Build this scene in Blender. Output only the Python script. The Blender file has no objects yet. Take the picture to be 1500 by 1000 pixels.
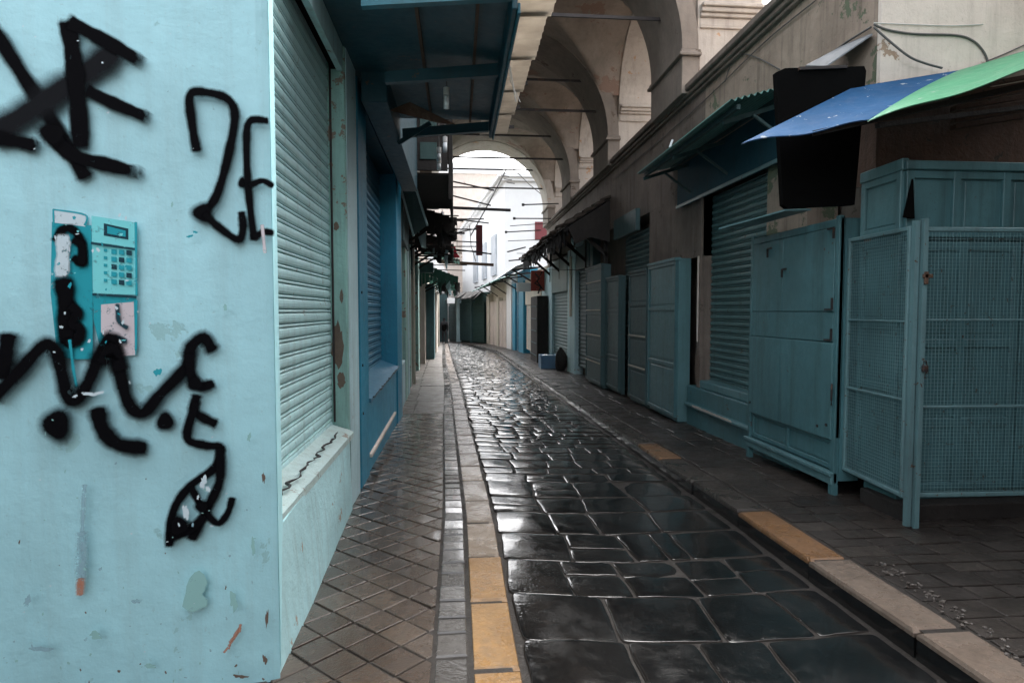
import bpy, bmesh, math, random
from mathutils import Vector, Matrix, noise
random.seed(7)
R = random.random
U = random.uniform
S = bpy.context.scene
COL = S.collection
H = 1.35
F = 900.0
PSI = math.atan(.05)
PHI = math.atan(80 / 900 * math.cos(PSI))

# ------------------------------------------------------------------ photo measuring
def ray(px, py):
    x = (px - 750) / F; y = (500 - py) / F
    u = y * math.cos(PSI) - math.sin(PSI); f = y * math.sin(PSI) + math.cos(PSI)
    return Vector((x * math.cos(PHI) + f * math.sin(PHI), -x * math.sin(PHI) + f * math.cos(PHI), u))
def aty(px, py, Y):
    r = ray(px, py); return Vector((0, 0, H)) + r * (Y / r.y)
def atx(px, py, X):
    r = ray(px, py); return Vector((0, 0, H)) + r * (X / r.x)
def zg(y):
    return -.02 * y

# ------------------------------------------------------------------ materials
def nodes(m):
    m.use_nodes = True
    return m.node_tree, m.node_tree.nodes, m.node_tree.links
def lk(nt, a, b): nt.links.new(a, b)
def nz(nt, pos, scale, detail=6, rough=.6, stretch=None, dist=0):
    n = nt.nodes.new('ShaderNodeTexNoise'); n.inputs['Scale'].default_value = scale
    n.inputs['Detail'].default_value = detail; n.inputs['Roughness'].default_value = rough
    n.inputs['Distortion'].default_value = dist
    if stretch:
        mp = nt.nodes.new('ShaderNodeMapping'); mp.inputs['Scale'].default_value = stretch
        lk(nt, pos, mp.inputs['Vector']); pos = mp.outputs[0]
    lk(nt, pos, n.inputs['Vector'])
    return n.outputs['Fac']
def ramp(nt, v, a, b, c0=(0, 0, 0, 1), c1=(1, 1, 1, 1)):
    r = nt.nodes.new('ShaderNodeValToRGB'); r.color_ramp.elements[0].position = a; r.color_ramp.elements[1].position = b
    r.color_ramp.elements[0].color = c0; r.color_ramp.elements[1].color = c1
    lk(nt, v, r.inputs[0]); return r.outputs[0]
def mix(nt, f, a, b, blend='MIX'):
    m = nt.nodes.new('ShaderNodeMix'); m.data_type = 'RGBA'; m.blend_type = blend
    if isinstance(f, (int, float)): m.inputs[0].default_value = f
    else: lk(nt, f, m.inputs[0])
    for k, v in ((6, a), (7, b)):
        if isinstance(v, tuple): m.inputs[k].default_value = (*v[:3], 1)
        else: lk(nt, v, m.inputs[k])
    return m.outputs[2]
def mul(nt, a, k):
    m = nt.nodes.new('ShaderNodeMath'); m.operation = 'MULTIPLY'; lk(nt, a, m.inputs[0])
    if isinstance(k, (int, float)): m.inputs[1].default_value = k
    else: lk(nt, k, m.inputs[1])
    return m.outputs[0]
MC = {}
def paint(name, base, var=.25, chip=None, chip_amt=0., grime=(.05, .045, .04), grime_amt=.35, rough=.55,
          bump=.3, bscale=30., streak=True, metal=0., chscale=5., spec=.5):
    """weathered paint or plaster: tone drift, peeled patches, run-off streaks"""
    if name in MC: return MC[name]
    m = bpy.data.materials.new(name); nt, N, L = nodes(m)
    b = N['Principled BSDF']; g = N.new('ShaderNodeNewGeometry'); p = g.outputs['Position']
    n1 = nz(nt, p, 1.7, 5); n2 = nz(nt, p, 14, 6)
    dark = tuple(c * (1 - var) for c in base); lite = tuple(min(1, c * (1 + var * .6)) for c in base)
    c = mix(nt, ramp(nt, n1, .32, .68), dark, lite)
    c = mix(nt, mul(nt, ramp(nt, n2, .45, .7), .35), c, tuple(x * (1 - var * .9) for x in base))
    if streak:
        s = nz(nt, p, 1.0, 7, .7, (9, 9, .7))
        c = mix(nt, mul(nt, ramp(nt, s, .5, .78), grime_amt), c, grime)
    sp = nz(nt, p, 60, 4, .7)
    c = mix(nt, mul(nt, ramp(nt, sp, .62, .72), grime_amt), c, grime)
    hgt = nz(nt, p, bscale, 8, .65)
    bp = N.new('ShaderNodeBump'); bp.inputs['Strength'].default_value = bump; bp.inputs['Distance'].default_value = .02
    if chip:
        k = nz(nt, p, chscale, 9, .68, None, .3)
        km = ramp(nt, k, .665 - chip_amt, .675 - chip_amt)
        c = mix(nt, km, c, chip)
        h2 = N.new('ShaderNodeMath'); h2.operation = 'SUBTRACT'; lk(nt, hgt, h2.inputs[0]); lk(nt, mul(nt, km, .35), h2.inputs[1])
        hgt = h2.outputs[0]
    lk(nt, hgt, bp.inputs['Height']); lk(nt, bp.outputs[0], b.inputs['Normal'])
    lk(nt, c, b.inputs['Base Color'])
    rr = N.new('ShaderNodeMapRange'); lk(nt, n2, rr.inputs[0]); rr.inputs[3].default_value = rough - .12; rr.inputs[4].default_value = min(1, rough + .15)
    lk(nt, rr.outputs[0], b.inputs['Roughness'])
    b.inputs['Metallic'].default_value = metal; b.inputs['Specular IOR Level'].default_value = spec
    MC[name] = m; return m
def wet(name, cols, rough=(.1, .35), bump=.4, bscale=25., pits=0., water=.5, isl=.5, spec=.5, coat=0.):
    """rain-wet stone: each stone its own tone, film of water in patches"""
    m = bpy.data.materials.new(name); nt, N, L = nodes(m); b = N['Principled BSDF']
    g = N.new('ShaderNodeNewGeometry'); p = g.outputs['Position']
    c = mix(nt, g.outputs['Random Per Island'], cols[0], cols[1])
    n2 = nz(nt, p, 22, 8, .7); c = mix(nt, mul(nt, ramp(nt, n2, .4, .65), .55), c, cols[2])
    big = nz(nt, p, 1.1, 4); c = mix(nt, mul(nt, ramp(nt, big, .45, .6), .5), c, tuple(x * .55 for x in cols[0]))
    lk(nt, c, b.inputs['Base Color'])
    w = ramp(nt, nz(nt, p, 5.5, 6, .65), water - .1, water + .1)
    rr = N.new('ShaderNodeMapRange'); lk(nt, w, rr.inputs[0]); rr.inputs[3].default_value = rough[0]; rr.inputs[4].default_value = rough[1]
    lk(nt, rr.outputs[0], b.inputs['Roughness'])
    h = nz(nt, p, bscale, 7, .6)
    if pits:
        v = N.new('ShaderNodeTexVoronoi'); v.inputs['Scale'].default_value = 42; v.inputs['Randomness'].default_value = .75; lk(nt, p, v.inputs['Vector'])
        pm = ramp(nt, v.outputs['Distance'], .12, .34)
        ms = ramp(nt, nz(nt, p, 1.6, 2), .42, .55)
        a = N.new('ShaderNodeMath'); a.operation = 'MULTIPLY_ADD'; lk(nt, mul(nt, pm, ms), a.inputs[0]); a.inputs[1].default_value = pits; lk(nt, h, a.inputs[2]); h = a.outputs[0]
    bp = N.new('ShaderNodeBump'); bp.inputs['Strength'].default_value = bump; bp.inputs['Distance'].default_value = .012
    lk(nt, h, bp.inputs['Height']); lk(nt, bp.outputs[0], b.inputs['Normal'])
    b.inputs['Specular IOR Level'].default_value = spec
    if name == 'wet basalt':
        at = N.new('ShaderNodeAttribute'); at.attribute_name = 'cover'
        gr = nz(nt, p, 26, 5, .7); a = N.new('ShaderNodeMath'); a.operation = 'ADD'; lk(nt, at.outputs['Fac'], a.inputs[0]); lk(nt, mul(nt, gr, .8), a.inputs[1])
        k = ramp(nt, a.outputs[0], .62, 1.0)
        lk(nt, mix(nt, k, c, (.026, .022, .019)), b.inputs['Base Color'])
        q = N.new('ShaderNodeMath'); q.operation = 'MAXIMUM'; lk(nt, rr.outputs[0], q.inputs[0]); lk(nt, mul(nt, k, .75), q.inputs[1]); lk(nt, q.outputs[0], b.inputs['Roughness'])
        cw = N.new('ShaderNodeMath'); cw.operation = 'MULTIPLY_ADD'; lk(nt, k, cw.inputs[0]); cw.inputs[1].default_value = -coat; cw.inputs[2].default_value = coat; lk(nt, cw.outputs[0], b.inputs['Coat Weight'])
        sw = N.new('ShaderNodeMath'); sw.operation = 'MULTIPLY_ADD'; lk(nt, k, sw.inputs[0]); sw.inputs[1].default_value = -spec * .85; sw.inputs[2].default_value = spec; lk(nt, sw.outputs[0], b.inputs['Specular IOR Level'])
    b.inputs['Coat Weight'].default_value = coat; b.inputs['Coat Roughness'].default_value = .07; b.inputs['Coat IOR'].default_value = 1.4
    return m
def spray(name, col, wear=.66):
    m = bpy.data.materials.new(name); nt, N, L = nodes(m); b = N['Principled BSDF']
    b.inputs['Base Color'].default_value = (*col, 1); b.inputs['Roughness'].default_value = .8; b.inputs['Specular IOR Level'].default_value = .06
    at = N.new('ShaderNodeAttribute'); at.attribute_name = 'cover'
    g = N.new('ShaderNodeNewGeometry'); n = nz(nt, g.outputs['Position'], 300, 3, .8)
    n3 = nz(nt, g.outputs['Position'], 35, 6, .8)
    a = N.new('ShaderNodeMath'); a.operation = 'ADD'; lk(nt, at.outputs['Fac'], a.inputs[0]); lk(nt, mul(nt, n, .45), a.inputs[1])
    c1 = ramp(nt, a.outputs[0], .3, .95)
    c2 = ramp(nt, n3, wear, wear + .04, (1, 1, 1, 1), (.2, .2, .2, 1))
    lk(nt, mul(nt, c1, c2), b.inputs['Alpha'])
    return m

LB = (.33, .60, .68)
M = {}
M['wall_blue'] = paint('pale blue wall', (.415, .755, .815), .13, (.33, .60, .62), .035, (.26, .38, .38), .3, .5, .3, 9)
M['shut_pale'] = paint('pale blue shutter', (0.4463, 0.6818, 0.6943), .12, (.16, .10, .06), .012, (.10, .07, .05), .45, .42, .12, 40, chscale=14)
M['plinth_pale'] = paint('pale blue plinth', (0.4080, 0.6600, 0.6960), .16, (.33, .27, .21), .02, (.10, .09, .08), .5, .6, .5, 18)
M['sill_pale'] = paint('pale chipped sill', (.42, .54, .53), .15, (.25, .20, .16), .06, (.2, .18, .15), .4, .6, .5, 16, chscale=7)
M['pier_green'] = paint('pale green pier', (0.2880, 0.5040, 0.4560), .18, (.22, .17, .13), .075, (.08, .08, .07), .6, .6, .5, 18)
M['pier_grey'] = paint('grey blue pier', (0.4290, 0.6110, 0.6500), .12, (.30, .25, .2), .03, (.1, .1, .1), .4, .6, .4, 18)
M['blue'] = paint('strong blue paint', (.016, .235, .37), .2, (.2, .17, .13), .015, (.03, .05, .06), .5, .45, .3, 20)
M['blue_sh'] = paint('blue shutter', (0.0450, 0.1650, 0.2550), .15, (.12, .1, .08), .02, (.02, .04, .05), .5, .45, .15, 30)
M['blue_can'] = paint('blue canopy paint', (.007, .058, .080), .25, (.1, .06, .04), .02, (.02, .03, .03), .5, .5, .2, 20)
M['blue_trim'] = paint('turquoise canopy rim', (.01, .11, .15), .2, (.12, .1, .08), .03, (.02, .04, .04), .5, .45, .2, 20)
M['teal'] = paint('teal cabinet paint', (.066, .165, .182), .2, (.06, .04, .03), .012, (.02, .04, .04), .7, .45, .25, 12)
M['teal_lt'] = paint('light teal cabinet paint', (0.0990, 0.2090, 0.2255), .16, (.1, .07, .05), .01, (.03, .05, .05), .5, .45, .25, 12)
M['teal_sh'] = paint('teal roller shutter', (0.0926, 0.1785, 0.1825), .14, (.05, .04, .03), .015, (.02, .03, .03), .5, .45, .15, 30)
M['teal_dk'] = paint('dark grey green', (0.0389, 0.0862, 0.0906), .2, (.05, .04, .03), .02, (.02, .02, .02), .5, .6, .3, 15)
M['green_dk'] = paint('dark green paint', (.02, .06, .055), .2, None, 0, (.01, .01, .01), .4, .6, .3, 15)
M['frame_teal'] = paint('pale teal metal frame', (0.1235, 0.2280, 0.2422), .15, (.09, .05, .03), .03, (.05, .05, .05), .5, .4, .15, 40, chscale=20)
M['wire'] = paint('screen wire', (0.1500, 0.2700, 0.2850), .2, (.08, .05, .03), .05, (.05, .05, .05), .4, .5, .05, 40, chscale=20)
M['plaster'] = paint('brown grey plaster', (0.1969, 0.1594, 0.1359), .26, (.12, .10, .08), .05, (.05, .045, .035), .7, .85, .6, 14, chscale=2.2, spec=.2)
M['plaster_moss'] = paint('mossy plaster', (.34, .27, .215), .26, (.13, .15, .10), .10, (.06, .05, .04), .7, .85, .6, 14, chscale=1.8, spec=.2)
M['vault'] = paint('vault plaster', (.31, .265, .225), .3, (.24, .165, .13), .09, (.06, .05, .04), .3, .9, .4, 10, chscale=1.1, spec=.15)
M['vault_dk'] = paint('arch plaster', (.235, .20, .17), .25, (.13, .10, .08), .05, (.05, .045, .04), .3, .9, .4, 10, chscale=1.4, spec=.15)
M['jamb'] = paint('pale arcade plaster', (.46, .41, .36), .18, (.42, .27, .17), .05, (.12, .1, .08), .5, .9, .4, 12, chscale=2.4, spec=.15)
M['white_wall'] = paint('chipped white wall', (.66, .58, .51), .12, (.36, .26, .19), .02, (.2, .17, .14), .4, .85, .5, 12, chscale=3, spec=.2)
M['white_far'] = paint('white house wall', (0.6727, 0.6727, 0.6652), .04, None, 0, (.5, .5, .5), .15, .9, .1, 8, spec=.1)
M['beige_far'] = paint('beige house wall', (.54, .47, .42), .12, (.25, .2, .16), .03, (.3, .26, .22), .5, .9, .2, 8, chscale=.6, spec=.1)
M['cream'] = paint('cream paint', (.50, .46, .38), .15, (.3, .26, .2), .02, (.15, .12, .1), .4, .7, .3, 14)
M['cream_sh'] = paint('cream shutter', (.50, .47, .40), .12, None, 0, (.15, .12, .1), .4, .5, .1, 30)
M['iron'] = paint('dark iron', (.025, .02, .02), .3, (.06, .03, .02), .08, (.03, .02, .02), .3, .6, .2, 40, streak=False)
M['black'] = paint('matte black board', (.003, .003, .003), .2, None, 0, (.006, .006, .006), .2, .85, .15, 30, streak=False, spec=.05)
M['wood'] = paint('old brown wood', (.10, .055, .035), .35, (.04, .03, .02), .05, (.02, .015, .01), .6, .75, .5, 25)
M['wood_dk'] = paint('dark weathered wood', (0.0210, 0.0168, 0.0144), .35, None, 0, (.01, .01, .01), .5, .8, .5, 25)
M['awn_green'] = paint('bright green sheet', (0.0400, 0.2880, 0.1360), .14, (.34, .42, .36), .03, (.25, .4, .3), .4, .38, .15, 14, chscale=9)
M['awn_blue'] = paint('blue sheet', (0.0255, 0.0850, 0.1870), .2, (.30, .33, .36), .03, (.1, .13, .2), .4, .75, .15, 14, chscale=7, spec=.05)
M['awn_teal'] = paint('dark green corrugated sheet', (.06, .19, .17), .2, (.2, .18, .14), .02, (.02, .04, .03), .5, .5, .2, 14)
M['zinc'] = paint('zinc sheet', (.42, .46, .50), .2, (.2, .18, .16), .02, (.1, .1, .1), .4, .4, .1, 14, metal=.4)
M['tile_dk'] = paint('old roof tiles', (.06, .045, .035), .35, (.03, .035, .02), .06, (.02, .02, .015), .6, .85, .6, 18)
M['cable'] = paint('grey cable', (.10, .095, .09), .2, None, 0, (.05, .05, .05), .2, .6, .05, 40, streak=False)
M['cable_white'] = paint('white cord', (.55, .53, .5), .1, None, 0, (.2, .2, .2), .2, .6, .05, 40, streak=False)
M['lamp'] = paint('white lamp tube', (.75, .77, .78), .06, None, 0, (.4, .4, .4), .1, .3, .02, 40, streak=False)
M['bluebox'] = paint('blue plastic', (.10, .22, .36), .15, None, 0, (.05, .08, .1), .4, .45, .1, 20)
M['red'] = paint('red board', (.42, .07, .05), .2, (.6, .45, .4), .04, (.2, .05, .04), .3, .6, .1, 20)
M['maroon'] = paint('maroon board', (.14, .02, .025), .15, None, 0, (.05, .01, .01), .3, .6, .1, 20)
M['dark_cloth'] = paint('dark cloth', (.03, .03, .033), .3, None, 0, (.01, .01, .01), .2, .9, .3, 20, spec=.2)
M['skin'] = paint('skin', (.35, .2, .14), .05, None, 0, (.2, .1, .08), .1, .6, .02, 20, streak=False)
M['green_cloth'] = paint('green awning cloth', (.03, .10, .075), .25, None, 0, (.01, .02, .02), .4, .8, .3, 12)
M['stripe'] = paint('pale green sheet', (.20, .36, .33), .15, None, 0, (.05, .08, .08), .4, .5, .1, 12)
M['mortar'] = wet('mortar', ((0.0255, 0.0218, 0.0189), (0.0255, 0.0218, 0.0189), (0.0510, 0.0451, 0.0400)), (.45, .8), .8, 40, water=.5, spec=.25)
M['basalt'] = wet('wet basalt', ((0.0044, 0.0048, 0.0053), (0.0097, 0.0097, 0.0097), (0.0154, 0.0150, 0.0141)), (.05, .26), .18, 22, pits=.45, water=.5, spec=.75, coat=.45)
M['tiles'] = wet('wet pavement tiles', ((.058, .040, .029), (.105, .078, .058), (.03, .023, .018)), (.06, .34), .22, 90, water=.5, coat=.5)
M['blocks'] = wet('wet grey setts', ((.06, .055, .05), (.12, .11, .10), (.04, .035, .03)), (.05, .3), .25, 40, water=.5, coat=.5)
M['kerb_y'] = wet('yellow kerb paint', ((.25, .130, .042), (.29, .160, .055), (.11, .078, .05)), (.15, .5), .5, 34, water=.5)
M['kerb_w'] = wet('faded ochre kerb', ((0.2079, 0.1386, 0.0756), (0.1638, 0.1260, 0.0945), (0.0945, 0.0693, 0.0504)), (.12, .4), .4, 34, water=.5)
M['kerb_p'] = wet('worn kerb stone', ((0.1400, 0.1050, 0.0840), (0.1890, 0.1435, 0.1120), (0.0840, 0.0665, 0.0525)), (.12, .4), .4, 30, water=.5)
M['kerb_r'] = wet('dark worn kerb', ((0.0384, 0.0320, 0.0275), (0.0576, 0.0467, 0.0384), (0.0256, 0.0211, 0.0179)), (.2, .5), .6, 30, water=.5)
M['kerb_o'] = wet('orange kerb paint', ((0.1760, 0.0880, 0.0360), (0.2080, 0.1080, 0.0480), (0.0960, 0.0640, 0.0480)), (.22, .5), .5, 30, water=.5)
M['slab'] = wet('wet concrete', ((.065, .053, .045), (.095, .08, .068), (.04, .033, .028)), (.28, .55), .4, 30, water=.5)
M['slab_dk'] = wet('dark wet concrete', ((.03, .024, .021), (.055, .045, .038), (.018, .015, .013)), (.28, .55), .5, 30, water=.5, spec=.35)
def sheet_mat():
    m = bpy.data.materials.new('translucent sheet'); nt, N, L = nodes(m); b = N['Principled BSDF']
    g = N.new('ShaderNodeNewGeometry'); c = mix(nt, ramp(nt, nz(nt, g.outputs['Position'], 5, 5), .35, .7), (.50, .45, .39), (.62, .57, .50))
    lk(nt, c, b.inputs['Base Color']); b.inputs['Roughness'].default_value = .6
    t = N.new('ShaderNodeBsdfTranslucent'); lk(nt, c, t.inputs[0])
    ms = N.new('ShaderNodeMixShader'); ms.inputs[0].default_value = .5; lk(nt, b.outputs[0], ms.inputs[1]); lk(nt, t.outputs[0], ms.inputs[2])
    lk(nt, ms.outputs[0], N['Material Output'].inputs['Surface']); return m
M['sheet'] = sheet_mat()
M['spray'] = spray('black spray paint', (.003, .003, .004))
M['spray_soft'] = spray('thin black spray', (.012, .013, .015))
M['st_teal'] = spray('turquoise stencil', (.03, .36, .43), 0.59)
M['st_cyan'] = spray('light cyan stencil', (.22, .72, .74), 0.59)
M['st_pale'] = spray('pale stencil', (.62, .74, .78), 0.59)
M['st_pink'] = spray('torn pinkish paper', (.66, .60, .62), 0.59)
M['st_dark'] = spray('dark stencil', (.02, .06, .08), 0.59)
M['st_orange'] = spray('rust orange drip', (.44, .21, .14), 0.55)
M['st_green'] = spray('green patch', (.30, .55, .53), 0.6)
M['st_grey'] = spray('grey blue streak', (.28, .46, .52), 0.52)
M['st_brown'] = spray('bare render patch', (.16, .12, .095))

# ------------------------------------------------------------------ mesh builder
class MB:
    def __init__(s, M=None):
        s.v = []; s.f = []; s.M = M; s.c = []
    def add(s, vs, fs, cover=None):
        o = len(s.v)
        for i, v in enumerate(vs):
            v = Vector(v)
            s.v.append(s.M @ v if s.M else v); s.c.append(cover[i] if cover else 1.)
        for f in fs: s.f.append(tuple(i + o for i in f))
        return s
    def box(s, x0, x1, y0, y1, z0, z1, ch=0):
        if x0 > x1: x0, x1 = x1, x0
        if y0 > y1: y0, y1 = y1, y0
        if z0 > z1: z0, z1 = z1, z0
        c = min(ch, (x1 - x0) * .3, (y1 - y0) * .3, (z1 - z0) * .3)
        if c <= 0:
            return s.add([(x0, y0, z0), (x1, y0, z0), (x1, y1, z0), (x0, y1, z0), (x0, y0, z1), (x1, y0, z1), (x1, y1, z1), (x0, y1, z1)],
                  [(0, 3, 2, 1), (4, 5, 6, 7), (0, 1, 5, 4), (1, 2, 6, 5), (2, 3, 7, 6), (3, 0, 4, 7)])
        bm = bmesh.new(); bmesh.ops.create_cube(bm, size=1)
        for v in bm.verts:
            v.co = Vector(((x0 + x1) / 2 + v.co.x * (x1 - x0), (y0 + y1) / 2 + v.co.y * (y1 - y0), (z0 + z1) / 2 + v.co.z * (z1 - z0)))
        bmesh.ops.bevel(bm, geom=bm.edges[:], offset=c, segments=1, affect='EDGES')
        bm.verts.index_update()
        s.add([v.co.copy() for v in bm.verts], [[v.index for v in f.verts] for f in bm.faces]); bm.free(); return s
    def slab(s, pts, off):
        """polygon extruded by a vector"""
        n = len(pts); off = Vector(off); a = [Vector(p) for p in pts]; b = [p + off for p in a]
        return s.add(a + b, [tuple(range(n))[::-1], tuple(range(n, 2 * n))] + [(i, (i + 1) % n, n + (i + 1) % n, n + i) for i in range(n)])
    def bar(s, p, q, w=.03, h=None, up=(0, 0, 1)):
        h = h or w; p = Vector(p); q = Vector(q); d = (q - p)
        if d.length < 1e-5: return s
        d.normalize(); up = Vector(up)
        if abs(d.dot(up)) > .95: up = Vector((0, 1, 0))
        a = d.cross(up).normalized() * w / 2; b = a.cross(d).normalized() * h / 2
        return s.add([p - a - b, p + a - b, p + a + b, p - a + b, q - a - b, q + a - b, q + a + b, q - a + b],
              [(0, 3, 2, 1), (4, 5, 6, 7), (0, 1, 5, 4), (1, 2, 6, 5), (2, 3, 7, 6), (3, 0, 4, 7)])
    def tube(s, pts, r=.01, n=8, rs=None):
        pts = [Vector(p) for p in pts]; vs = []; fs = []
        for i, p in enumerate(pts):
            d = (pts[min(i + 1, len(pts) - 1)] - pts[max(i - 1, 0)]).normalized()
            u = Vector((0, 0, 1)) if abs(d.z) < .9 else Vector((1, 0, 0))
            a = d.cross(u).normalized(); b = a.cross(d); rr = rs[i] if rs else r
            for k in range(n):
                t = 2 * math.pi * k / n; vs.append(p + a * math.cos(t) * rr + b * math.sin(t) * rr)
        for i in range(len(pts) - 1):
            for k in range(n):
                fs.append((i * n + k, i * n + (k + 1) % n, (i + 1) * n + (k + 1) % n, (i + 1) * n + k))
        fs.append(tuple(range(n))); fs.append(tuple(range((len(pts) - 1) * n, len(pts) * n))[::-1])
        return s.add(vs, fs)
    def grid(s, fn, nu, nv):
        vs = [fn(i / nu, j / nv) for j in range(nv + 1) for i in range(nu + 1)]
        w = nu + 1
        return s.add(vs, [(j * w + i, j * w + i + 1, (j + 1) * w + i + 1, (j + 1) * w + i) for j in range(nv) for i in range(nu)])
    def build(s, name, mat, parent=None, smooth=False, fix=True, cover=False):
        me = bpy.data.meshes.new(name); inv = Vector((0, 0, 0))
        if parent is not None:
            q = parent
            while q is not None: inv += q.location; q = q.parent
        loc = Vector((0, 0, 0))
        if parent is None and s.v:
            xs = [v.x for v in s.v]; ys = [v.y for v in s.v]; zs = [v.z for v in s.v]
            loc = Vector(((min(xs) + max(xs)) / 2, (min(ys) + max(ys)) / 2, min(zs)))
        me.from_pydata([tuple(v - inv - loc) for v in s.v], [], s.f)
        if fix:
            bm = bmesh.new(); bm.from_mesh(me); bmesh.ops.recalc_face_normals(bm, faces=bm.faces); bm.to_mesh(me); bm.free()
        if smooth:
            for p in me.polygons: p.use_smooth = True
        if cover:
            at = me.attributes.new('cover', 'FLOAT', 'POINT')
            for i, c in enumerate(s.c): at.data[i].value = c
        me.materials.append(mat); o = bpy.data.objects.new(name, me); COL.objects.link(o); o.location = loc
        if parent is not None: o.parent = parent
        return o
def tag(o, label=None, cat=None, group=None, kind=None):
    if label: o['label'] = label
    if cat: o['category'] = cat
    if group: o['group'] = group
    if kind: o['kind'] = kind
    return o
def T(name, label, cat, loc, group=None):
    o = bpy.data.objects.new(name, None); o.empty_display_size = .1; COL.objects.link(o); o.location = loc
    return tag(o, label, cat, group)

# local frame for facades: local x runs along the wall, local y points out of it, z up
def frame(p, q):
    p = Vector((p[0], p[1], 0)); q = Vector((q[0], q[1], 0)); d = (q - p).normalized()
    n = Vector((d.y, -d.x, 0))
    m = Matrix(((d.x, n.x, 0, p.x), (d.y, n.y, 0, p.y), (0, 0, 1, 0), (0, 0, 0, 1)))
    return m, (q - p).length
def shutter(b, x0, x1, z0, z1, y, per=.075, dep=.012):
    """roller shutter: broad curved slats with a bead at each joint"""
    prof = [(0, -2.2), (.04, -2.2), (.06, .2), (.2, .8), (.42, 1), (.6, .75), (.70, .2), (.715, -2), (.755, -2), (.775, .3), (.86, .7), (.955, .3), (.975, -2.2)]
    vs = []; z = z0
    while z < z1:
        for t, o in prof:
            zz = z + t * per
            if zz <= z1: vs.append((zz, y + o * dep))
        z += per
    n = len(vs); m = 4
    V = []; Fc = []
    for k in range(m + 1):
        x = x0 + (x1 - x0) * k / m
        for (zz, yy) in vs: V.append((x, yy, zz))
    for k in range(m):
        for i in range(n - 1): Fc.append((k * n + i, (k + 1) * n + i, (k + 1) * n + i + 1, k * n + i + 1))
    b.add(V, Fc)
    b.box(x0, x1, y - .05, y - .02, z0, z1)
def panels(b, x0, x1, z0, z1, y, cols, rows, fw=.05, dep=.02, base=True):
    """door face: flat board with stiles and rails standing proud; rows = list of relative heights bottom to top"""
    if base: b.box(x0, x1, y - .03, y, z0, z1)
    for i in range(cols + 1):
        x = x0 + (x1 - x0) * i / cols
        a = max(x0, x - fw / 2); c = min(x1, x + fw / 2)
        if i == 0: a, c = x0, x0 + fw
        if i == cols: a, c = x1 - fw, x1
        b.box(a, c, y - .005, y + dep, z0, z1, .004)
    tot = sum(rows); z = z0
    for k in range(len(rows) + 1):
        a, c = z - fw / 2, z + fw / 2
        if k == 0: a, c = z0, z0 + fw
        if k == len(rows): a, c = z1 - fw, z1
        b.box(x0 + .002, x1 - .002, y - .004, y + dep - .0025, a, c, .004)
        if k < len(rows):
            zz = z + (z1 - z0) * rows[k] / tot
            for i in range(cols):
                xa = x0 + (x1 - x0) * i / cols + fw * 1.25; xb = x0 + (x1 - x0) * (i + 1) / cols - fw * 1.25
                za, zb = z + fw * 1.25, zz - fw * 1.25
                if xb - xa > .05 and zb - za > .05: b.box(xa, xb, y - .006, y + .007, za, zb, .006)
            z = zz
def corr(b, a, c, d, e, waves, amp=.012, th=.004, nv=1, sag=0.):
    """corrugated sheet on corners a(0,0) c(1,0) d(1,1) e(0,1), waves across u"""
    a, c, d, e = map(Vector, (a, c, d, e)); n = ((c - a).cross(e - a)).normalized(); nu = waves * 6
    def f(off):
        def g(u, v):
            p = (a * (1 - u) + c * u) * (1 - v) + (e * (1 - u) + d * u) * v
            return p + n * (amp * math.sin(2 * math.pi * waves * u) + off) - Vector((0, 0, sag * 4 * v * (1 - v)))
        return g
    b.grid(f(0), nu, nv); b.grid(f(th), nu, nv)
    w = nu + 1; cnt = w * (nv + 1); base = len(b.v) - 2 * cnt
    def q(i, j): b.f.append((base + i, base + j, base + cnt + j, base + cnt + i))
    for i in range(nu): q(i, i + 1); q(nv * w + i, nv * w + i + 1)
    for j in range(nv): q(j * w, (j + 1) * w); q(j * w + nu, (j + 1) * w + nu)

# ================================================================== THE GROUND
def lerp(tab, y):
    if y <= tab[0][0]: return tab[0][1]
    for (a, b), (c, d) in zip(tab, tab[1:]):
        if y <= c: return b + (d - b) * (y - a) / (c - a)
    return tab[-1][1]
KL = [(-4, .24), (4.3, .24), (8.2, .15), (14, .03), (21.4, -.2), (38, -.58), (60, -1.2)]       # left kerb edge
KR = [(-4, 2.0), (25, 1.98), (31, 1.95), (39, 1.0), (44, -.7), (60, -1)]                             # right kerb edge
def kl(y): return lerp(KL, y)
def kr(y): return lerp(KR, y)
def zs(x, y):
    t = (x - .24) / 1.76; t = max(0, min(1, t))
    return zg(y) - .035 - .085 * t - .02 * math.sin(math.pi * t)
g = MB(); g.add([(-80, -30, .6 - .55), (90, -30, .6 - .55), (90, 160, -3.2 - .55), (-80, 160, -3.2 - .55)], [(0, 1, 2, 3)])
tag(g.build('ground', M['slab_dk'], fix=False), kind='structure')
g = MB(); g.grid(lambda u, v: Vector((kl(-4 + 60 * v) - .1 + (kr(-4 + 60 * v) - kl(-4 + 60 * v) + .2) * u, -4 + 60 * v, zs(.24 + 1.76 * u, -4 + 60 * v) - .010)), 6, 120)
tag(g.build('street_bed', M['mortar']), kind='structure')
st = MB(); RIM = []
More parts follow.
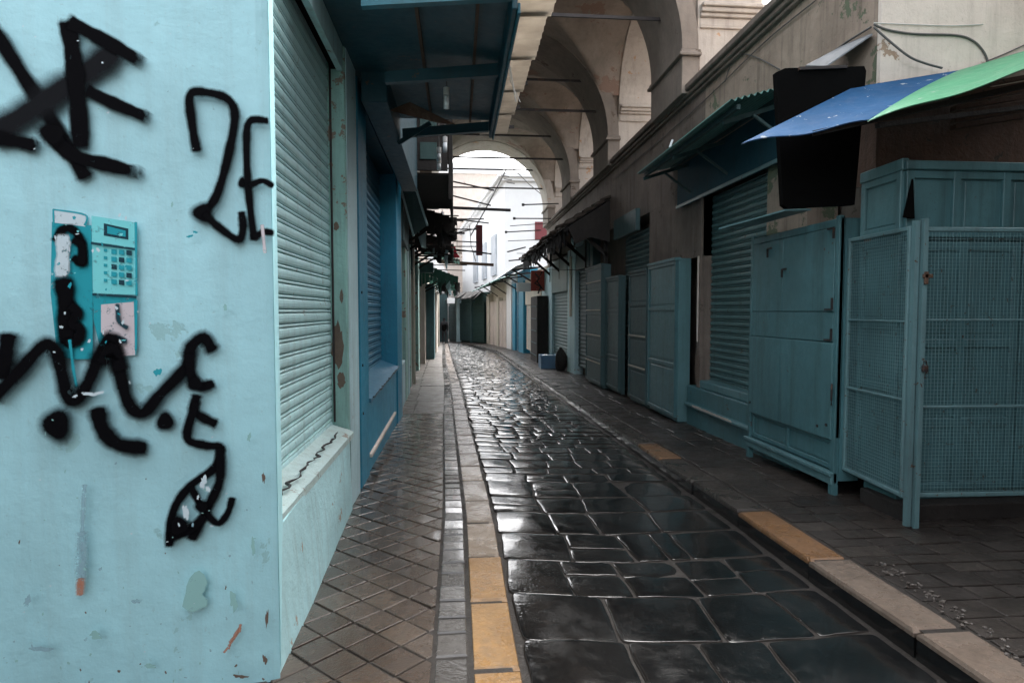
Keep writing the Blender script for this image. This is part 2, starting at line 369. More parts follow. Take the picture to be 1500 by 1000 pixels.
def stone(c, zf, n=7, dome=.004, drop=.03, tx=None):
    """c = four corners, a domed worn sett with rounded corners"""
    tt = .011 if c[0][1] < 7 else .03; tx = tx or (U(-tt, tt), U(-tt, tt), U(-.004, .004))
    vs = []
    cx = sum(p[0] for p in c) / 4; cy = sum(p[1] for p in c) / 4
    GL = [-1, -.988, -.965, -.87, -.62, -.38, -.13, .13, .38, .62, .87, .965, .988, 1] if n > 7 else [-1, -.98, -.93, -.5, 0, .5, .93, .98, 1] if n > 6 else [-1, -.95, -.8, .0, .8, .95, 1]; n = len(GL)
    for j in range(n):
        for i in range(n):
            u = GL[i]; v = GL[j]
            r = (abs(u) ** 14 + abs(v) ** 14) ** (1 / 14) ; m = max(abs(u), abs(v))
            k = m / r if r > 0 else 1
            uu, vv = u * k, v * k
            s, t = (uu + 1) / 2, (vv + 1) / 2
            x = (c[0][0] * (1 - s) + c[1][0] * s) * (1 - t) + (c[3][0] * (1 - s) + c[2][0] * s) * t
            y = (c[0][1] * (1 - s) + c[1][1] * s) * (1 - t) + (c[3][1] * (1 - s) + c[2][1] * s) * t
            q = Vector((x * 8, y * 8, 0)); dv = noise.noise_vector(q) * .009 * m ** 3; x += dv.x; y += dv.y
            h = .0045 * noise.noise(Vector((x * 4.5, y * 4.5, 3))) + .0022 * noise.noise(Vector((x * 15, y * 15, 7))) - dome * (uu * uu + vv * vv) * .5 + tx[0] * (x - cx) + tx[1] * (y - cy) + tx[2]
            if m > .99: h -= drop
            elif m > .97: h -= .002
            elif m > .95: h -= .0006
            vs.append((x, y, zf(x, y) + h)); RIM.append(1. if m > .99 else .7 if m > .978 else 0.)
    return vs, [(j * n + i, j * n + i + 1, (j + 1) * n + i + 1, (j + 1) * n + i) for j in range(n - 1) for i in range(n - 1)]
y = 1.3; row = 0
while y < 46:
    h = U(.38, .50) if y < 5.2 else U(.22, .38)
    a, b_ = kl(y + h / 2) + .03, kr(y + h / 2) - .03
    skew = .05; x = a - (.25 * R() if row % 2 else 0); xs = [a]
    x = a
    big = y < 6
    while x < b_ - .2:
        w = (U(.30, .50) if big else U(.22, .44)); x += w
        if b_ - x < .22: x = b_
        xs.append(min(x, b_))
    if xs[-1] < b_: xs.append(b_)
    def yo(x, e): return y + e * h + skew * (x - a) + .035 * math.sin(x * 2.1 + y * .8)
    off = [U(-.035, .035) for _ in xs]
    for i in range(len(xs) - 1):
        g_ = .001 + U(0, .004)
        x0, x1 = xs[i] + g_, xs[i + 1] - g_
        j = lambda: U(-.007, .007)
        c = [(x0 + off[i] * .5 + j(), yo(x0, 0) + g_ + j()), (x1 + off[i + 1] * .5 + j(), yo(x1, 0) + g_ + j()), (x1 - off[i + 1] * .5 + j(), yo(x1, 1) - g_ + j()), (x0 - off[i] * .5 + j(), yo(x0, 1) - g_ + j())]
        cs_ = [c]
        if R() < .14:
            f = U(.4, .6); l_ = tuple(c[0][k] * (1 - f) + c[3][k] * f for k in (0, 1)); r_ = tuple(c[1][k] * (1 - f) + c[2][k] * f for k in (0, 1))
            cs_ = [[c[0], c[1], (r_[0], r_[1] - .004), (l_[0], l_[1] - .004)], [(l_[0], l_[1] + .004), (r_[0], r_[1] + .004), c[2], c[3]]]
        elif R() < .08:
            f = U(.35, .65); l_ = tuple(c[0][k] * (1 - f) + c[1][k] * f for k in (0, 1)); r_ = tuple(c[3][k] * (1 - f) + c[2][k] * f for k in (0, 1))
            cs_ = [[c[0], (l_[0] - .004, l_[1]), (r_[0] - .004, r_[1]), c[3]], [(l_[0] + .004, l_[1]), c[1], c[2], (r_[0] + .004, r_[1])]]
        for c in cs_:
            del RIM[:]; st.add(*stone(c, zs, 8 if y < 7 else 7 if y < 16 else 6, U(.003, .007)), cover=list(RIM))
    y += h; row += 1
tag(st.build('street', M['basalt'], smooth=True, cover=True), kind='structure')

def paver(b, poly, zf, ch=.006, depth=.03, tilt=.01, dz=.002):
    n = len(poly); cx = sum(p[0] for p in poly) / n; cy = sum(p[1] for p in poly) / n
    a, c, d = U(-tilt, tilt), U(-tilt, tilt), U(-dz, dz)
    def Z(x, y): return zf(x, y) + a * (x - cx) + c * (y - cy) + d
    top = []
    for p in poly:
        dx, dy = cx - p[0], cy - p[1]; l = math.hypot(dx, dy) or 1; k = min(.4, ch * 1.4 / l)
        top.append((p[0] + dx * k, p[1] + dy * k))
    vs = [(x, y, Z(x, y)) for x, y in top] + [(x, y, Z(x, y) - ch) for x, y in poly] + [(x, y, Z(x, y) - depth) for x, y in poly]
    fs = [tuple(range(n))]
    for r in range(2):
        fs += [(r * n + i, r * n + (i + 1) % n, (r + 1) * n + (i + 1) % n, (r + 1) * n + i) for i in range(n)]
    b.add(vs, fs)
def clip(poly, f):
    out = []
    for i in range(len(poly)):
        a, b = poly[i], poly[(i + 1) % len(poly)]; fa, fb = f(a), f(b)
        if fa >= 0: out.append(a)
        if fa * fb < 0:
            t = fa / (fa - fb); out.append((a[0] + (b[0] - a[0]) * t, a[1] + (b[1] - a[1]) * t))
    return out
zf = lambda x, y: zg(y)
WL = [(-4, -.75), (9, -.84), (14.5, -1.12), (31, -1.4), (60, -2.2)]                      # foot of the left shops
def wl(y): return lerp(WL, y)
# left pavement: bed, diamond tiles, then slabs
g = MB(); g.grid(lambda u, v: Vector((-3.5 + (kl(-4 + 64 * v) + 3.5 - .03) * u, -4 + 64 * v, zg(-4 + 64 * v) - .008)), 3, 90)
tag(g.build('pavement_bed', M['mortar']), kind='structure')
tl = MB(); s_ = .158; d_ = s_ / math.sqrt(2) * 2
ny = int(9 / (d_ / 2))
for r in range(ny):
    for q in range(-9, 4):
        cx = q * d_ * 1.02 + (d_ * .51 if r % 2 else 0) - .13; cy = 1.2 + r * d_ / 2
        hd = d_ / 2 - .006
        poly = [(cx - hd, cy), (cx, cy - hd), (cx + hd, cy), (cx, cy + hd)]
        lim = lambda p: (kl(p[1]) - .35) - p[0]
        poly = clip(poly, lim); poly = clip(poly, lambda p: p[0] + 1.0); poly = clip(poly, lambda p: 9.2 - p[1])
        if len(poly) > 2 and abs(sum(poly[i][0] * poly[(i + 1) % len(poly)][1] - poly[(i + 1) % len(poly)][0] * poly[i][1] for i in range(len(poly)))) > .003:
            paver(tl, poly, zf, .003, .02, .026, .0025)
tag(tl.build('pavement', M['tiles']), kind='structure')
ts = MB()
y = 9.22
while y < 44:
    h = U(.9, 1.5); e = kl(y) - .34; w0 = wl(y) - .5
    for a, c in ((w0, (w0 + e) / 2 + .1), ((w0 + e) / 2 + .112, e)):
        paver(ts, [(a, y), (c, y), (c + (kl(y + h) - kl(y)), y + h - .015), (a, y + h - .015)], zf, .004, .02, .004, .003)
    y += h
tag(ts.build('pavement_slabs', M['slab']), kind='structure')
# row of small grey setts beside the left kerb
bl = MB(); y = 1.4
while y < 44:
    h = U(.10, .21) if y < 9 else U(.2, .4); k = kl(y)
    paver(bl, [(k - .335, y + .006), (k - .205, y + .006), (kl(y + h) - .205, y + h - .008), (kl(y + h) - .335, y + h - .008)], zf, .007, .03, .03, .004)
    y += h
tag(bl.build('gutter_setts', M['blocks']), kind='structure')
# left kerb stones
ky = MB(); kp = MB(); ko = MB(); y = 1.15; k_ = 0
while y < 44:
    h = U(.5, .66); k = kl(y); k2 = kl(y + h)
    b = ky if k_ in (0, 1, 2, 3) else (ko if k_ < 9 else kp)
    n = 3; hh = h - .014
    for (dz_, b_) in ((0, b),):
        p = [(k - .185, y), (k + U(-.004, .006), y), (k2 + U(-.004, .006), y + hh), (k2 - .185, y + hh)]
        paver(b, p, zf, .014, .12, .006, .003)
    y += h; k_ += 1
tag(kp.build('kerb', M['kerb_p']), kind='structure'); tag(ko.build('kerb_worn', M['kerb_w']), kind='structure'); tag(ky.build('kerb_painted', M['kerb_y']), kind='structure')
# right pavement
g = MB(); g.grid(lambda u, v: Vector((kr(-4 + 56 * v) + .03 + (9 - kr(-4 + 56 * v)) * u, -4 + 56 * v, zg(-4 + 56 * v) - .008)), 3, 80)
tag(g.build('pavement_bed', M['mortar']), kind='structure')
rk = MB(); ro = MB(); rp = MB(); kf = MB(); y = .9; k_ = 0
YO = {}
while y < 40:
    h = U(.65, .95)
    if k_ == 4: y = 3.27; h = .93
    k, k2 = kr(y), kr(y + h); wd = .22
    b = ro if (3.2 < y < 4.1 or 5.4 < y < 6.1) else (rk if y > 4 else rp)
    kx = U(-.008, .010)
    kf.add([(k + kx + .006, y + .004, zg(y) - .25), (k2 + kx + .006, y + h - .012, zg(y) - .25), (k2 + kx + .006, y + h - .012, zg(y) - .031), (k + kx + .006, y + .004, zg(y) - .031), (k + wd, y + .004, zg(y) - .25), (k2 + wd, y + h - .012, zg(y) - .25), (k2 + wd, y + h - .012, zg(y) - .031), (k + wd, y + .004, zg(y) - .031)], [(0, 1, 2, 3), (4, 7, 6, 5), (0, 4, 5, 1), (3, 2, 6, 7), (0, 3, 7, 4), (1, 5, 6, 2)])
    paver(b, [(k + kx, y), (k + wd + U(-.015, .02), y), (k2 + wd + U(-.015, .02), y + h - .016), (k2 + kx, y + h - .016)], zf, .016, .034, .012, .005)
    if k_ == 3: h = 3.27 - y if 3.27 - y > .2 else h
    y += h; k_ += 1
tag(kf.build('kerb_face', M['basalt']), kind='structure'); tag(rk.build('kerb', M['kerb_r']), kind='structure'); tag(ro.build('kerb_painted', M['kerb_o']), kind='structure'); tag(rp.build('kerb', M['kerb_p']), kind='structure')  # kerb faces darkened: wet stain plus shade put into their colour
sl = MB(); y = .6
while y < 40:
    h = U(.12, .2) if y < 4.4 else U(.3, .6); x = kr(y) + .25; y2 = y + h
    while x < 3.6 if y > 4 else x < 6.2:
        w = (U(.16, .32)) if y < 4.4 else U(.3, .6)
        j = lambda: U(-.006, .006)
        # near the kiosk the small blocks are laid skew
        sk = .35 * (x - 2.25) if y < 4.4 else 0
        paver(sl, [(x + .007 + j(), y + .006 - sk * .0 + j()), (x + w - .007 + j(), y + .006 + j()), (x + w - .007 + j(), y2 - .006 + j()), (x + .007 + j(), y2 - .006 + j())], zf, .003, .03, .012, .003)
        x += w
    y = y2
tag(sl.build('pavement', M['slab_dk']), kind='structure')
# broken mortar lumps lying behind the kerb
rb = MB()
for i in range(120):
    a = R(); x = 2.24 + .1 * a + U(-.04, .07); yy = 2.05 + 1.15 * a ** .8 * 1 + U(-.05, .05); r = U(.003, .012)
    vs = []; 
    bm = bmesh.new(); bmesh.ops.create_icosphere(bm, subdivisions=1, radius=r)
    rb.add([(v.co.x * U(.7, 1.5) + x, v.co.y * U(.7, 1.5) + yy, v.co.z * U(.4, .9) + zg(yy) + r * .3) for v in bm.verts], [[v.index for v in f.verts] for f in bm.faces]); bm.free()
tag(rb.build('mortar_rubble', M['slab']), 'broken pale mortar crumbs lying along the back of the right kerb', 'rubble', kind='stuff')

# ================================================================== LEFT: GRAFFITI WALL
A0 = Vector((-.678, 2.34, 0)); dW = Vector((-math.sin(math.radians(78)), -math.cos(math.radians(78)), 0)); nW = Vector((-dW.y, dW.x, 0))
if nW.y > 0: nW = -nW
def onwall(px, py, off=0.):
    r = ray(px, py); C = Vector((0, 0, H)); t = ((A0 + nW * off) - C).dot(nW) / r.dot(nW)
    return C + r * t
gw = T('painted_wall', 'pale blue wall with black spray graffiti and a turquoise payphone stencil', 'wall', (A0.x, A0.y, zg(2.5)))
b = MB()
def gwf(u, v):   # slightly uneven plaster face, rounded at its right edge
    L = 3.2 * u; z = -.2 + 5.4 * v
    e = max(0, .016 - L); wob = .006 * math.sin(z * 3.1 + L * 2) + .004 * math.sin(L * 7 + z * 5)
    wob *= min(1, L / .3)
    if L < .04: wob -= (.04 - L) * (.05 + .4 * abs(noise.noise(Vector((z * 9, 0, 1)))) )
    return A0 + dW * L + nW * (-(e ** 2) * 12.0 - .004 + wob * .5) + Vector((0, 0, z))
b.grid(gwf, 160, 50)
p = [A0 + nW * -.054, A0 + dW * 3.2 + nW * -.01, A0 + dW * 3.2 - nW * .5, A0 - nW * .30 ]
b.slab([v + Vector((0, 0, -.2)) for v in p], (0, 0, 5.4))
b.build('wall_face', M['wall_blue'], gw, smooth=False)
gcount = [0]
def stroke(pts, w, mat='spray', soft=.35, name='graffiti_stroke', parent=None, dry=0.):
    """spray line: ribbon with a feathered rim"""
    gcount[0] += 1; off = .0075 + .0003 * gcount[0]
    P = []
    n = len(pts)
    for i in range(n - 1):   # Catmull-Rom
        p0 = pts[max(i - 1, 0)]; p1 = pts[i]; p2 = pts[i + 1]; p3 = pts[min(i + 2, n - 1)]
        for k in range(6):
            t = k / 6
            P.append(tuple(.5 * ((2 * p1[a]) + (-p0[a] + p2[a]) * t + (2 * p0[a] - 5 * p1[a] + 4 * p2[a] - p3[a]) * t * t + (-p0[a] + 3 * p1[a] - 3 * p2[a] + p3[a]) * t ** 3) for a in (0, 1)))
    P.append(tuple(pts[-1]))
    Q = [onwall(x, y, off) for x, y in P]; ppm = F / 2.4; W = .9 * w / ppm; soft = soft + .08
    vs = []; cv = []; fs = []
    prof = [(-.5 - soft, 0), (-.5 - soft * .45, .35), (-.5 + soft * .3, .85), (0, 1), (.5 - soft * .3, .85), (.5 + soft * .45, .35), (.5 + soft, 0)]
    m = len(prof)
    ext0 = Q[0] - (Q[1] - Q[0]).normalized() * W * .5; ext1 = Q[-1] + (Q[-1] - Q[-2]).normalized() * W * .5
    QQ = [ext0] + Q + [ext1]; E = [0.] + [1.] * len(Q) + [0.]
    for i, q in enumerate(QQ):
        d = (QQ[min(i + 1, len(QQ) - 1)] - QQ[max(i - 1, 0)]).normalized(); s = d.cross(nW).normalized()
        for o, a in prof:
            cv_k = 1 - dry * max(0, (i / len(QQ) - .72) / .28) * (.5 + .9 * abs(math.sin(o * 9 + i)));  vs.append(q + s * o * W * (1 + .09 * math.sin(i * .9 + gcount[0]) + .05 * math.sin(i * 2.3))); cv.append(a * E[i] * cv_k)
    for i in range(len(QQ) - 1):
        for k in range(m - 1): fs.append((i * m + k, i * m + k + 1, (i + 1) * m + k + 1, (i + 1) * m + k))
    b = MB(); b.add(vs, fs, cv); return b.build(name, M[mat], parent or gw, fix=False, cover=True)
def blot(px, py, r, mat='spray', sy=1., name='graffiti_blot'):
    gcount[0] += 1; c = onwall(px, py, .0075 + .0003 * gcount[0]); s = dW; z = Vector((0, 0, 1)); W = r / (F / 2.4)
    vs = [c]; cv = [1.]; n = 18
    for k, a in ((.7, .9), (1.1, .4), (1.5, 0)):
        for i in range(n):
            t = 2 * math.pi * i / n; rr = W * k * (1 + .1 * math.sin(3 * t + px)); vs.append(c + s * math.cos(t) * rr + z * math.sin(t) * rr * sy); cv.append(a)
    fs = [(0, 1 + i, 1 + (i + 1) % n) for i in range(n)]
    for r_ in range(2): fs += [(1 + r_ * n + i, 1 + (r_ + 1) * n + i, 1 + (r_ + 1) * n + (i + 1) % n, 1 + r_ * n + (i + 1) % n) for i in range(n)]
    b = MB(); b.add(vs, fs, cv); return b.build(name, M[mat], gw, fix=False, cover=True)
def patch(pts, mat, name, parent=None, rim=.6):
    gcount[0] += 1; off = .0075 + .0003 * gcount[0]; Q = [onwall(x, y, off) for x, y in pts]; c = sum(Q, Vector()) / len(Q); n = len(Q)
    vs = [c] + [c + (q - c) * .93 for q in Q] + Q; cv = [1.] * (n + 1) + [rim] * n
    fs = [(0, 1 + i, 1 + (i + 1) % n) for i in range(n)] + [(1 + i, 1 + n + i, 1 + n + (i + 1) % n, 1 + (i + 1) % n) for i in range(n)]
    b = MB(); b.add(vs, fs, cv); return b.build(name, M[mat], parent or gw, fix=False, cover=True)
# payphone stencil
ps = patch([(76, 325), (134, 330), (136, 430), (136, 526), (106, 526), (84, 522), (74, 430)], 'st_teal', 'payphone_stencil')
def pp(pts, mat, name='stencil_patch', rim=.6): return patch(pts, mat, name, ps, rim)
pp([(77, 306), (126, 313), (125, 332), (78, 326)], 'st_pale')
stroke([(78, 307), (125, 315), (124, 330)], 1.6, 'st_teal', .4, 'stencil_line', ps); stroke([(78, 307), (79, 332)], 1.6, 'st_teal', .4, 'stencil_line', ps)
pp([(134, 316), (199, 326), (200, 432), (136, 430)], 'st_cyan')
pp([(136, 430), (200, 434), (200, 520), (150, 524), (137, 470)], 'st_teal', rim=.5)
pp([(148, 446), (196, 442), (198, 520), (172, 522), (158, 500), (148, 486)], 'st_pink', rim=.8)
pp([(152, 327), (188, 335), (188, 351), (152, 345)], 'st_dark')
pp([(157, 331), (184, 338), (184, 347), (157, 342)], 'st_teal')
for a in range(4):
    for c in range(5):
        x = 152 + a * 11; yy = 364 + c * 11 + a * .8
        if a == 0: pp([(x, yy), (x + 5, yy + .6), (x + 5, yy + 5), (x, yy + 4.4)], 'st_teal', 'stencil_key')
        else: pp([(x, yy), (x + 8, yy + .8), (x + 8, yy + 8), (x, yy + 7)], 'st_teal' if (a + c) % 3 else 'st_dark', 'stencil_key')
stroke([(134, 356), (198, 365)], 2.5, 'st_dark', .4, 'stencil_line', ps); stroke([(136, 431), (199, 435)], 2.5, 'st_dark', .4, 'stencil_line', ps)
stroke([(199, 326), (200, 432)], 2.2, 'st_teal', .4, 'stencil_line', ps); stroke([(200, 440), (199, 512)], 2, 'st_teal', .4, 'stencil_line', ps)
stroke([(82, 352), (92, 336), (106, 336), (118, 352), (122, 384), (108, 378)], 9, 'spray', .3, 'stencil_handset', ps)
stroke([(108, 352), (120, 360), (119, 386)], 9, 'spray', .3, 'stencil_handset', ps)
stroke([(92, 348), (92, 372), (90, 402)], 13, 'st_pale', .2, 'stencil_handset', ps)
stroke([(93, 412), (97, 450), (98, 500)], 19, 'spray', .2, 'stencil_cord', ps)
stroke([(104, 448), (114, 458), (106, 474), (118, 482), (112, 500), (98, 502)], 11, 'spray', .3, 'stencil_cord', ps)
stroke([(102, 498), (108, 545), (112, 566)], 3, 'st_teal', .3, 'stencil_cord', ps)
stroke([(172, 446), (174, 470), (186, 480)], 4, 'st_dark', .5, 'stencil_line', ps)
stroke([(160, 515), (168, 494), (184, 500)], 5, 'st_dark', .5, 'stencil_line', ps)
# graffiti
stroke([(-12, 40), (25, 98), (70, 168), (100, 218), (124, 258)], 15)
stroke([(-14, 200), (50, 158), (110, 118), (164, 78)], 22, 'spray_soft', .8)
stroke([(100, 36), (108, 90), (114, 150), (118, 212)], 19, 'spray', .15)
stroke([(104, 34), (150, 58), (206, 90)], 17, 'spray', .15, dry=.9)
stroke([(130, 134), (172, 154), (216, 172)], 15, 'spray', .15, dry=.9)
stroke([(74, 198), (108, 228), (160, 242), (206, 254)], 17, 'spray', .15, dry=.9)
stroke([(-10, 200), (22, 207), (54, 214)], 15, 'spray', .25, dry=.9)
blot(76, 196, 13)
stroke([(288, 220), (281, 180), (279, 139), (305, 136), (334, 146), (344, 170), (335, 225), (318, 285), (300, 310)], 10)
blot(297, 312, 12)
stroke([(300, 314), (322, 334), (349, 351), (356, 334), (354, 312)], 9)
blot(355, 268, 5, sy=1.4)
stroke([(391, 177), (366, 178), (361, 210), (364, 280), (372, 350)], 8.5)
stroke([(366, 272), (384, 265), (399, 272)], 7); stroke([(372, 348), (386, 340), (399, 341)], 8)
stroke([(12, 492), (8, 520), (4, 552)], 17, soft=.5)
stroke([(-8, 582), (33, 538), (64, 506), (82, 514), (91, 549), (104, 588), (126, 566), (148, 516), (163, 496), (174, 540), (188, 590), (209, 605), (236, 576), (272, 538), (280, 508), (298, 495), (311, 512)], 14, soft=.5)
stroke([(150, 530), (165, 512), (176, 540)], 16, soft=.4)
blot(83, 622, 15, sy=1.3); blot(242, 617, 10, sy=1.2)
stroke([(143, 600), (150, 628), (172, 650), (211, 656)], 17, soft=.4)
stroke([(277, 520), (281, 552), (292, 566), (311, 562)], 12, soft=.4); blot(286, 562, 9)
stroke([(288, 580), (284, 600), (298, 612), (315, 620)], 11, soft=.4)
stroke([(287, 590), (274, 640), (300, 652), (323, 656), (313, 686), (278, 712), (254, 748), (248, 798)], 10, soft=.35)
stroke([(322, 658), (322, 702), (308, 736), (281, 788)], 11, soft=.35)
stroke([(280, 714), (297, 744), (318, 766), (333, 752), (340, 730)], 8, soft=.35)
stroke([(250, 786), (274, 778), (298, 758)], 11, soft=.35); blot(262, 770, 11, sy=1.2); blot(296, 742, 8)


stroke([(124, 710), (121, 760), (119, 846)], 2.5, 'st_grey', 1.2, 'paint_drip'); stroke([(120, 780), (119, 848)], 6, 'st_grey', 1., 'paint_drip'); stroke([(118, 848), (117, 870)], 6, 'st_orange', .6, 'paint_drip')
patch([(285, 838), (292, 835), (299, 841), (304, 852), (301, 862), (296, 870), (304, 878), (303, 888), (293, 891), (285, 896), (275, 894), (267, 888), (269, 878), (272, 868), (273, 858), (278, 846)], 'st_green', 'bare_patch')

for a_ in range(7): stroke([(330 + a_ * 3 + U(-3, 3), 955 - a_ * 5), (336 + a_ * 3 + U(-3, 3), 944 - a_ * 5)], U(1, 2.6), 'st_orange', .8, 'paint_drip')
def blob(px, py, rx, ry, mat, name='bare_patch'):
    n = 16; ph = U(0, 6); pts = []
    for k in range(n):
        t = 2 * math.pi * k / n; r = 1 + .3 * math.sin(2 * t + ph) + .22 * math.sin(5 * t + ph * 2) + U(-.15, .15); pts.append((px + rx * r * math.cos(t), py + ry * r * math.sin(t)))
    patch(pts, mat, name, rim=.3)
for (x_, y_, a_, c_, m_) in ((391, 905, 2, 14, 'st_brown'), (388, 965, 3, 7, 'st_brown'), (352, 990, 9, 3, 'st_brown'), (220, 975, 10, 3, 'st_green'), (342, 880, 5, 14, 'st_green'), (371, 800, 3, 12, 'st_green'),
    (386, 700, 2, 9, 'st_brown'), (140, 930, 9, 5, 'st_green'), (60, 950, 14, 4, 'st_grey'), (330, 450, 3, 4, 'st_green'), (252, 300, 2, 3, 'st_green'), (40, 880, 5, 7, 'st_grey'), (365, 640, 3, 5, 'st_green'), (200, 880, 6, 4, 'st_grey')): blob(x_, y_, a_, c_, m_)
for (x_, y_, a_, c_) in ((272, 750, 4, 13), (298, 706, 5, 9), (305, 716, 3, 5), (132, 577, 10, 3), (146, 575, 6, 2.5), (110, 580, 4, 2), (290, 728, 2, 3)): blob(x_, y_, a_, c_, 'st_pale', 'worn_patch')
for (x_, y_, a_, c_) in ((158, 165, 1.6, 1.6), (150, 92, 2, 1.2), (114, 60, 1.5, 1), (176, 500, 2, 2.5), (190, 560, 1.5, 2), (262, 768, 1.5, 3), (310, 770, 2, 1.5)): blob(x_, y_, a_, c_, 'st_pale', 'worn_patch')
for (x_, y_, a_, c_) in ((231, 545, 5, 6), (278, 346, 4, 2), (286, 340, 3, 2)): blob(x_, y_, a_, c_, 'st_teal', 'paint_spot')
for _ in range(34): blob(U(78, 196), U(312, 520), U(.7, 3), U(.7, 4), random.choice(['st_cyan', 'st_pale', 'st_pale', 'st_teal']), 'stencil_wear')
for _ in range(60):
    x_, y_ = U(5, 390), 1000 - 420 * R() ** 2; blob(x_, y_, U(.6, 2.2), U(.6, 3), random.choice(['st_brown', 'st_grey', 'st_green', 'st_green']), 'paint_nick')
stroke([(384, 330), (388, 370)], 3, 'st_pink', .5, 'paint_spot')
for _ in range(40):
    x, yy = U(10, 385), U(20, 980); q_ = U(.3, .6)
    patch([(x, yy), (x + U(2, 6) * q_, yy + U(-2, 1) * q_), (x + U(2, 5) * q_, yy + U(2, 5) * q_), (x - 1, yy + U(1, 4) * q_)], random.choice(['st_grey', 'st_pale', 'st_green', 'st_pale']), 'paint_nick')

# ================================================================== LEFT SHOP FRONTS
XF = -.785
def lx(f): pass
# left facade faces +X.  frame(p,q): local x along wall, local y outwards.  For +X outward, go from small y to large y: d=(0,1), n=(1,0)
def lframe(y0, y1, x0, x1=None): return frame((x0, y0), (x0 if x1 is None else x1, y1))

# --- shop 1, pale blue roller shutter
s1 = T('shopfront', 'shop with pale blue roller shutter over a low plinth beside the graffiti wall', 'shop front', (XF, 2.5, zg(2.5)))
m, L = lframe(2.40, 4.95, XF)
W1 = 2.10   # opening end along local x (world y 4.5)
b = MB(m); shutter(b, .02, W1 + .01, .50, 3.35, -.125, .078, .009); b.build('roller_shutter', M['shut_pale'], s1)
b = MB(m)
# battered plinth
b.add([(-.03, .115, -.25), (W1, .022, -.25), (W1, 0, .47), (-.03, 0.05, .45), (-.03, -.3, -.25), (W1, -.3, -.25), (W1, -.3, .47), (-.03, -.3, .45)],
      [(0, 1, 2, 3), (4, 7, 6, 5), (0, 4, 5, 1), (3, 2, 6, 7), (0, 3, 7, 4), (1, 5, 6, 2)])
b.build('plinth', M['plinth_pale'], s1)
b = MB(m)
def sillf(u, v):
    x = -.04 + (W1 + .02) * u; return Vector((x, -.125 + v * (.165 if v < 1 else .165) - .008 * R() * (v == 1), .535 - .055 * v + .004 * R()))
b.grid(sillf, 40, 4)
b.slab([(-.04, -.12, .44), (W1 - .02, -.12, .44), (W1 - .02, .035, .44), (-.04, .035, .44)], (0, 0, .037))
b.build('sill', M['sill_pale'], s1)
b = MB(m); b.box(.01, W1 - .01, -.09, -.052, 3.04, 3.4); b.build('slot_shade', M['black'], s1)  # black board stands in for the shade above the shutter
# line of peeled cracks on sill
b = MB(m); b.tube([(.05 + i * .045, -.015 + U(-.022, .022), .527 + U(-.003, .003)) for i in range(40)], .006, 5, [U(.001, .008) for _ in range(40)]); b.build('crack', M['iron'], s1)
b = MB(m); b.box(W1 + .002, W1 + .445, -.4, 0, -.2, 5.0, .008); b.build('pier', M['pier_green'], s1)
b = MB(m); b.box(W1 + .03, W1 + .445, .001, .006, -.2, 5.0); b.build('pier_face', M['pier_grey'], s1)
# patches of bare render on the reveal
BR = paint('bare render', (.17, .125, .095), .3, (.1, .08, .06), .05, rough=.9, bump=.8, bscale=60)
for (zc, yc, rr, rz) in ((1.10, -.075, .045, .17), (.85, -.05, .03, .06), (1.95, -.07, .02, .03), (3.45, -.06, .05, .18), (3.8, -.05, .05, .2), (1.45, -.04, .012, .05)):
    b = MB(m); n = 22; b.add([(W1 - .0018, yc, zc)] + [(W1 - .0018, max(-.12, min(-.004, yc + rr * math.cos(2 * math.pi * k / n) * U(.7, 1.2))), zc + rz * math.sin(2 * math.pi * k / n) * U(.75, 1.2)) for k in range(n)], [(0, 1 + k, 1 + (k + 1) % n) for k in range(n)])
    b.build('bare_render', BR, s1, fix=False)
b = MB(m); b.slab([(0, -.05, 3.03), (W1 - .01, -.05, 3.03), (W1 - .01, -.01, 3.03), (0, -.01, 3.03)], (0, 0, .55))
b.build('shutter_housing', M['shut_pale'], s1)
b = MB(m); b.bar((0, .035, 3.62), (W1 + .05, .035, 3.62), .05, .05); b.bar((W1 + .06, .03, 3.25), (W1 + .06, .03, 5.0), .03, .03); b.build('rail', M['blue_can'], s1)
b = MB(m); b.box(0, W1 + .03, -.4, -.005, 3.80, 5.0); b.build('upper_wall', M['pier_grey'], s1)
b = MB(m); b.tube([(W1 - .005, -.10, .55), (W1 - .005, -.10, 3.2)], .008); b.build('shutter_guide', M['iron'], s1)
# --- shop 2, strong blue
s2 = T('shopfront', 'bright blue shop front with a blue roller shutter under the big blue canopy', 'shop front', (XF, 5.0, zg(5)))
m, L = lframe(4.95, 9.1, XF - .01, XF - .035)
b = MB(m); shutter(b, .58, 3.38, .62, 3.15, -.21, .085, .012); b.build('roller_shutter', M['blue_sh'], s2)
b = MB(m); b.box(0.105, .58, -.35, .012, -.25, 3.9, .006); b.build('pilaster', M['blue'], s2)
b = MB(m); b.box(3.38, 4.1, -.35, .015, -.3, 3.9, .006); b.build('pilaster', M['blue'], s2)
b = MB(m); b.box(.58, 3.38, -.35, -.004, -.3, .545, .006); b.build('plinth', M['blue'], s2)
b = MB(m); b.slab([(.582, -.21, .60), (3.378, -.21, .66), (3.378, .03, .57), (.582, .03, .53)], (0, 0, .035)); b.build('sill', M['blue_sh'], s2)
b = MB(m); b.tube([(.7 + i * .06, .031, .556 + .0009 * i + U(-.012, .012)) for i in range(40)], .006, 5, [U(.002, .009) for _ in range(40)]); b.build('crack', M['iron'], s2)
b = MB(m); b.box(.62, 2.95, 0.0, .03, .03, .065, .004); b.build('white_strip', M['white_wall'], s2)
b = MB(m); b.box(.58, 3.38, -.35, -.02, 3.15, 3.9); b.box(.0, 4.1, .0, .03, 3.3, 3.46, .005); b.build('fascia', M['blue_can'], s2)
for z in (.5, .9, 1.5):
    b = MB(m); b.tube([(.2, .012, z), (.2, .02, z)], .012); b.build('bolt', M['iron'], s2)
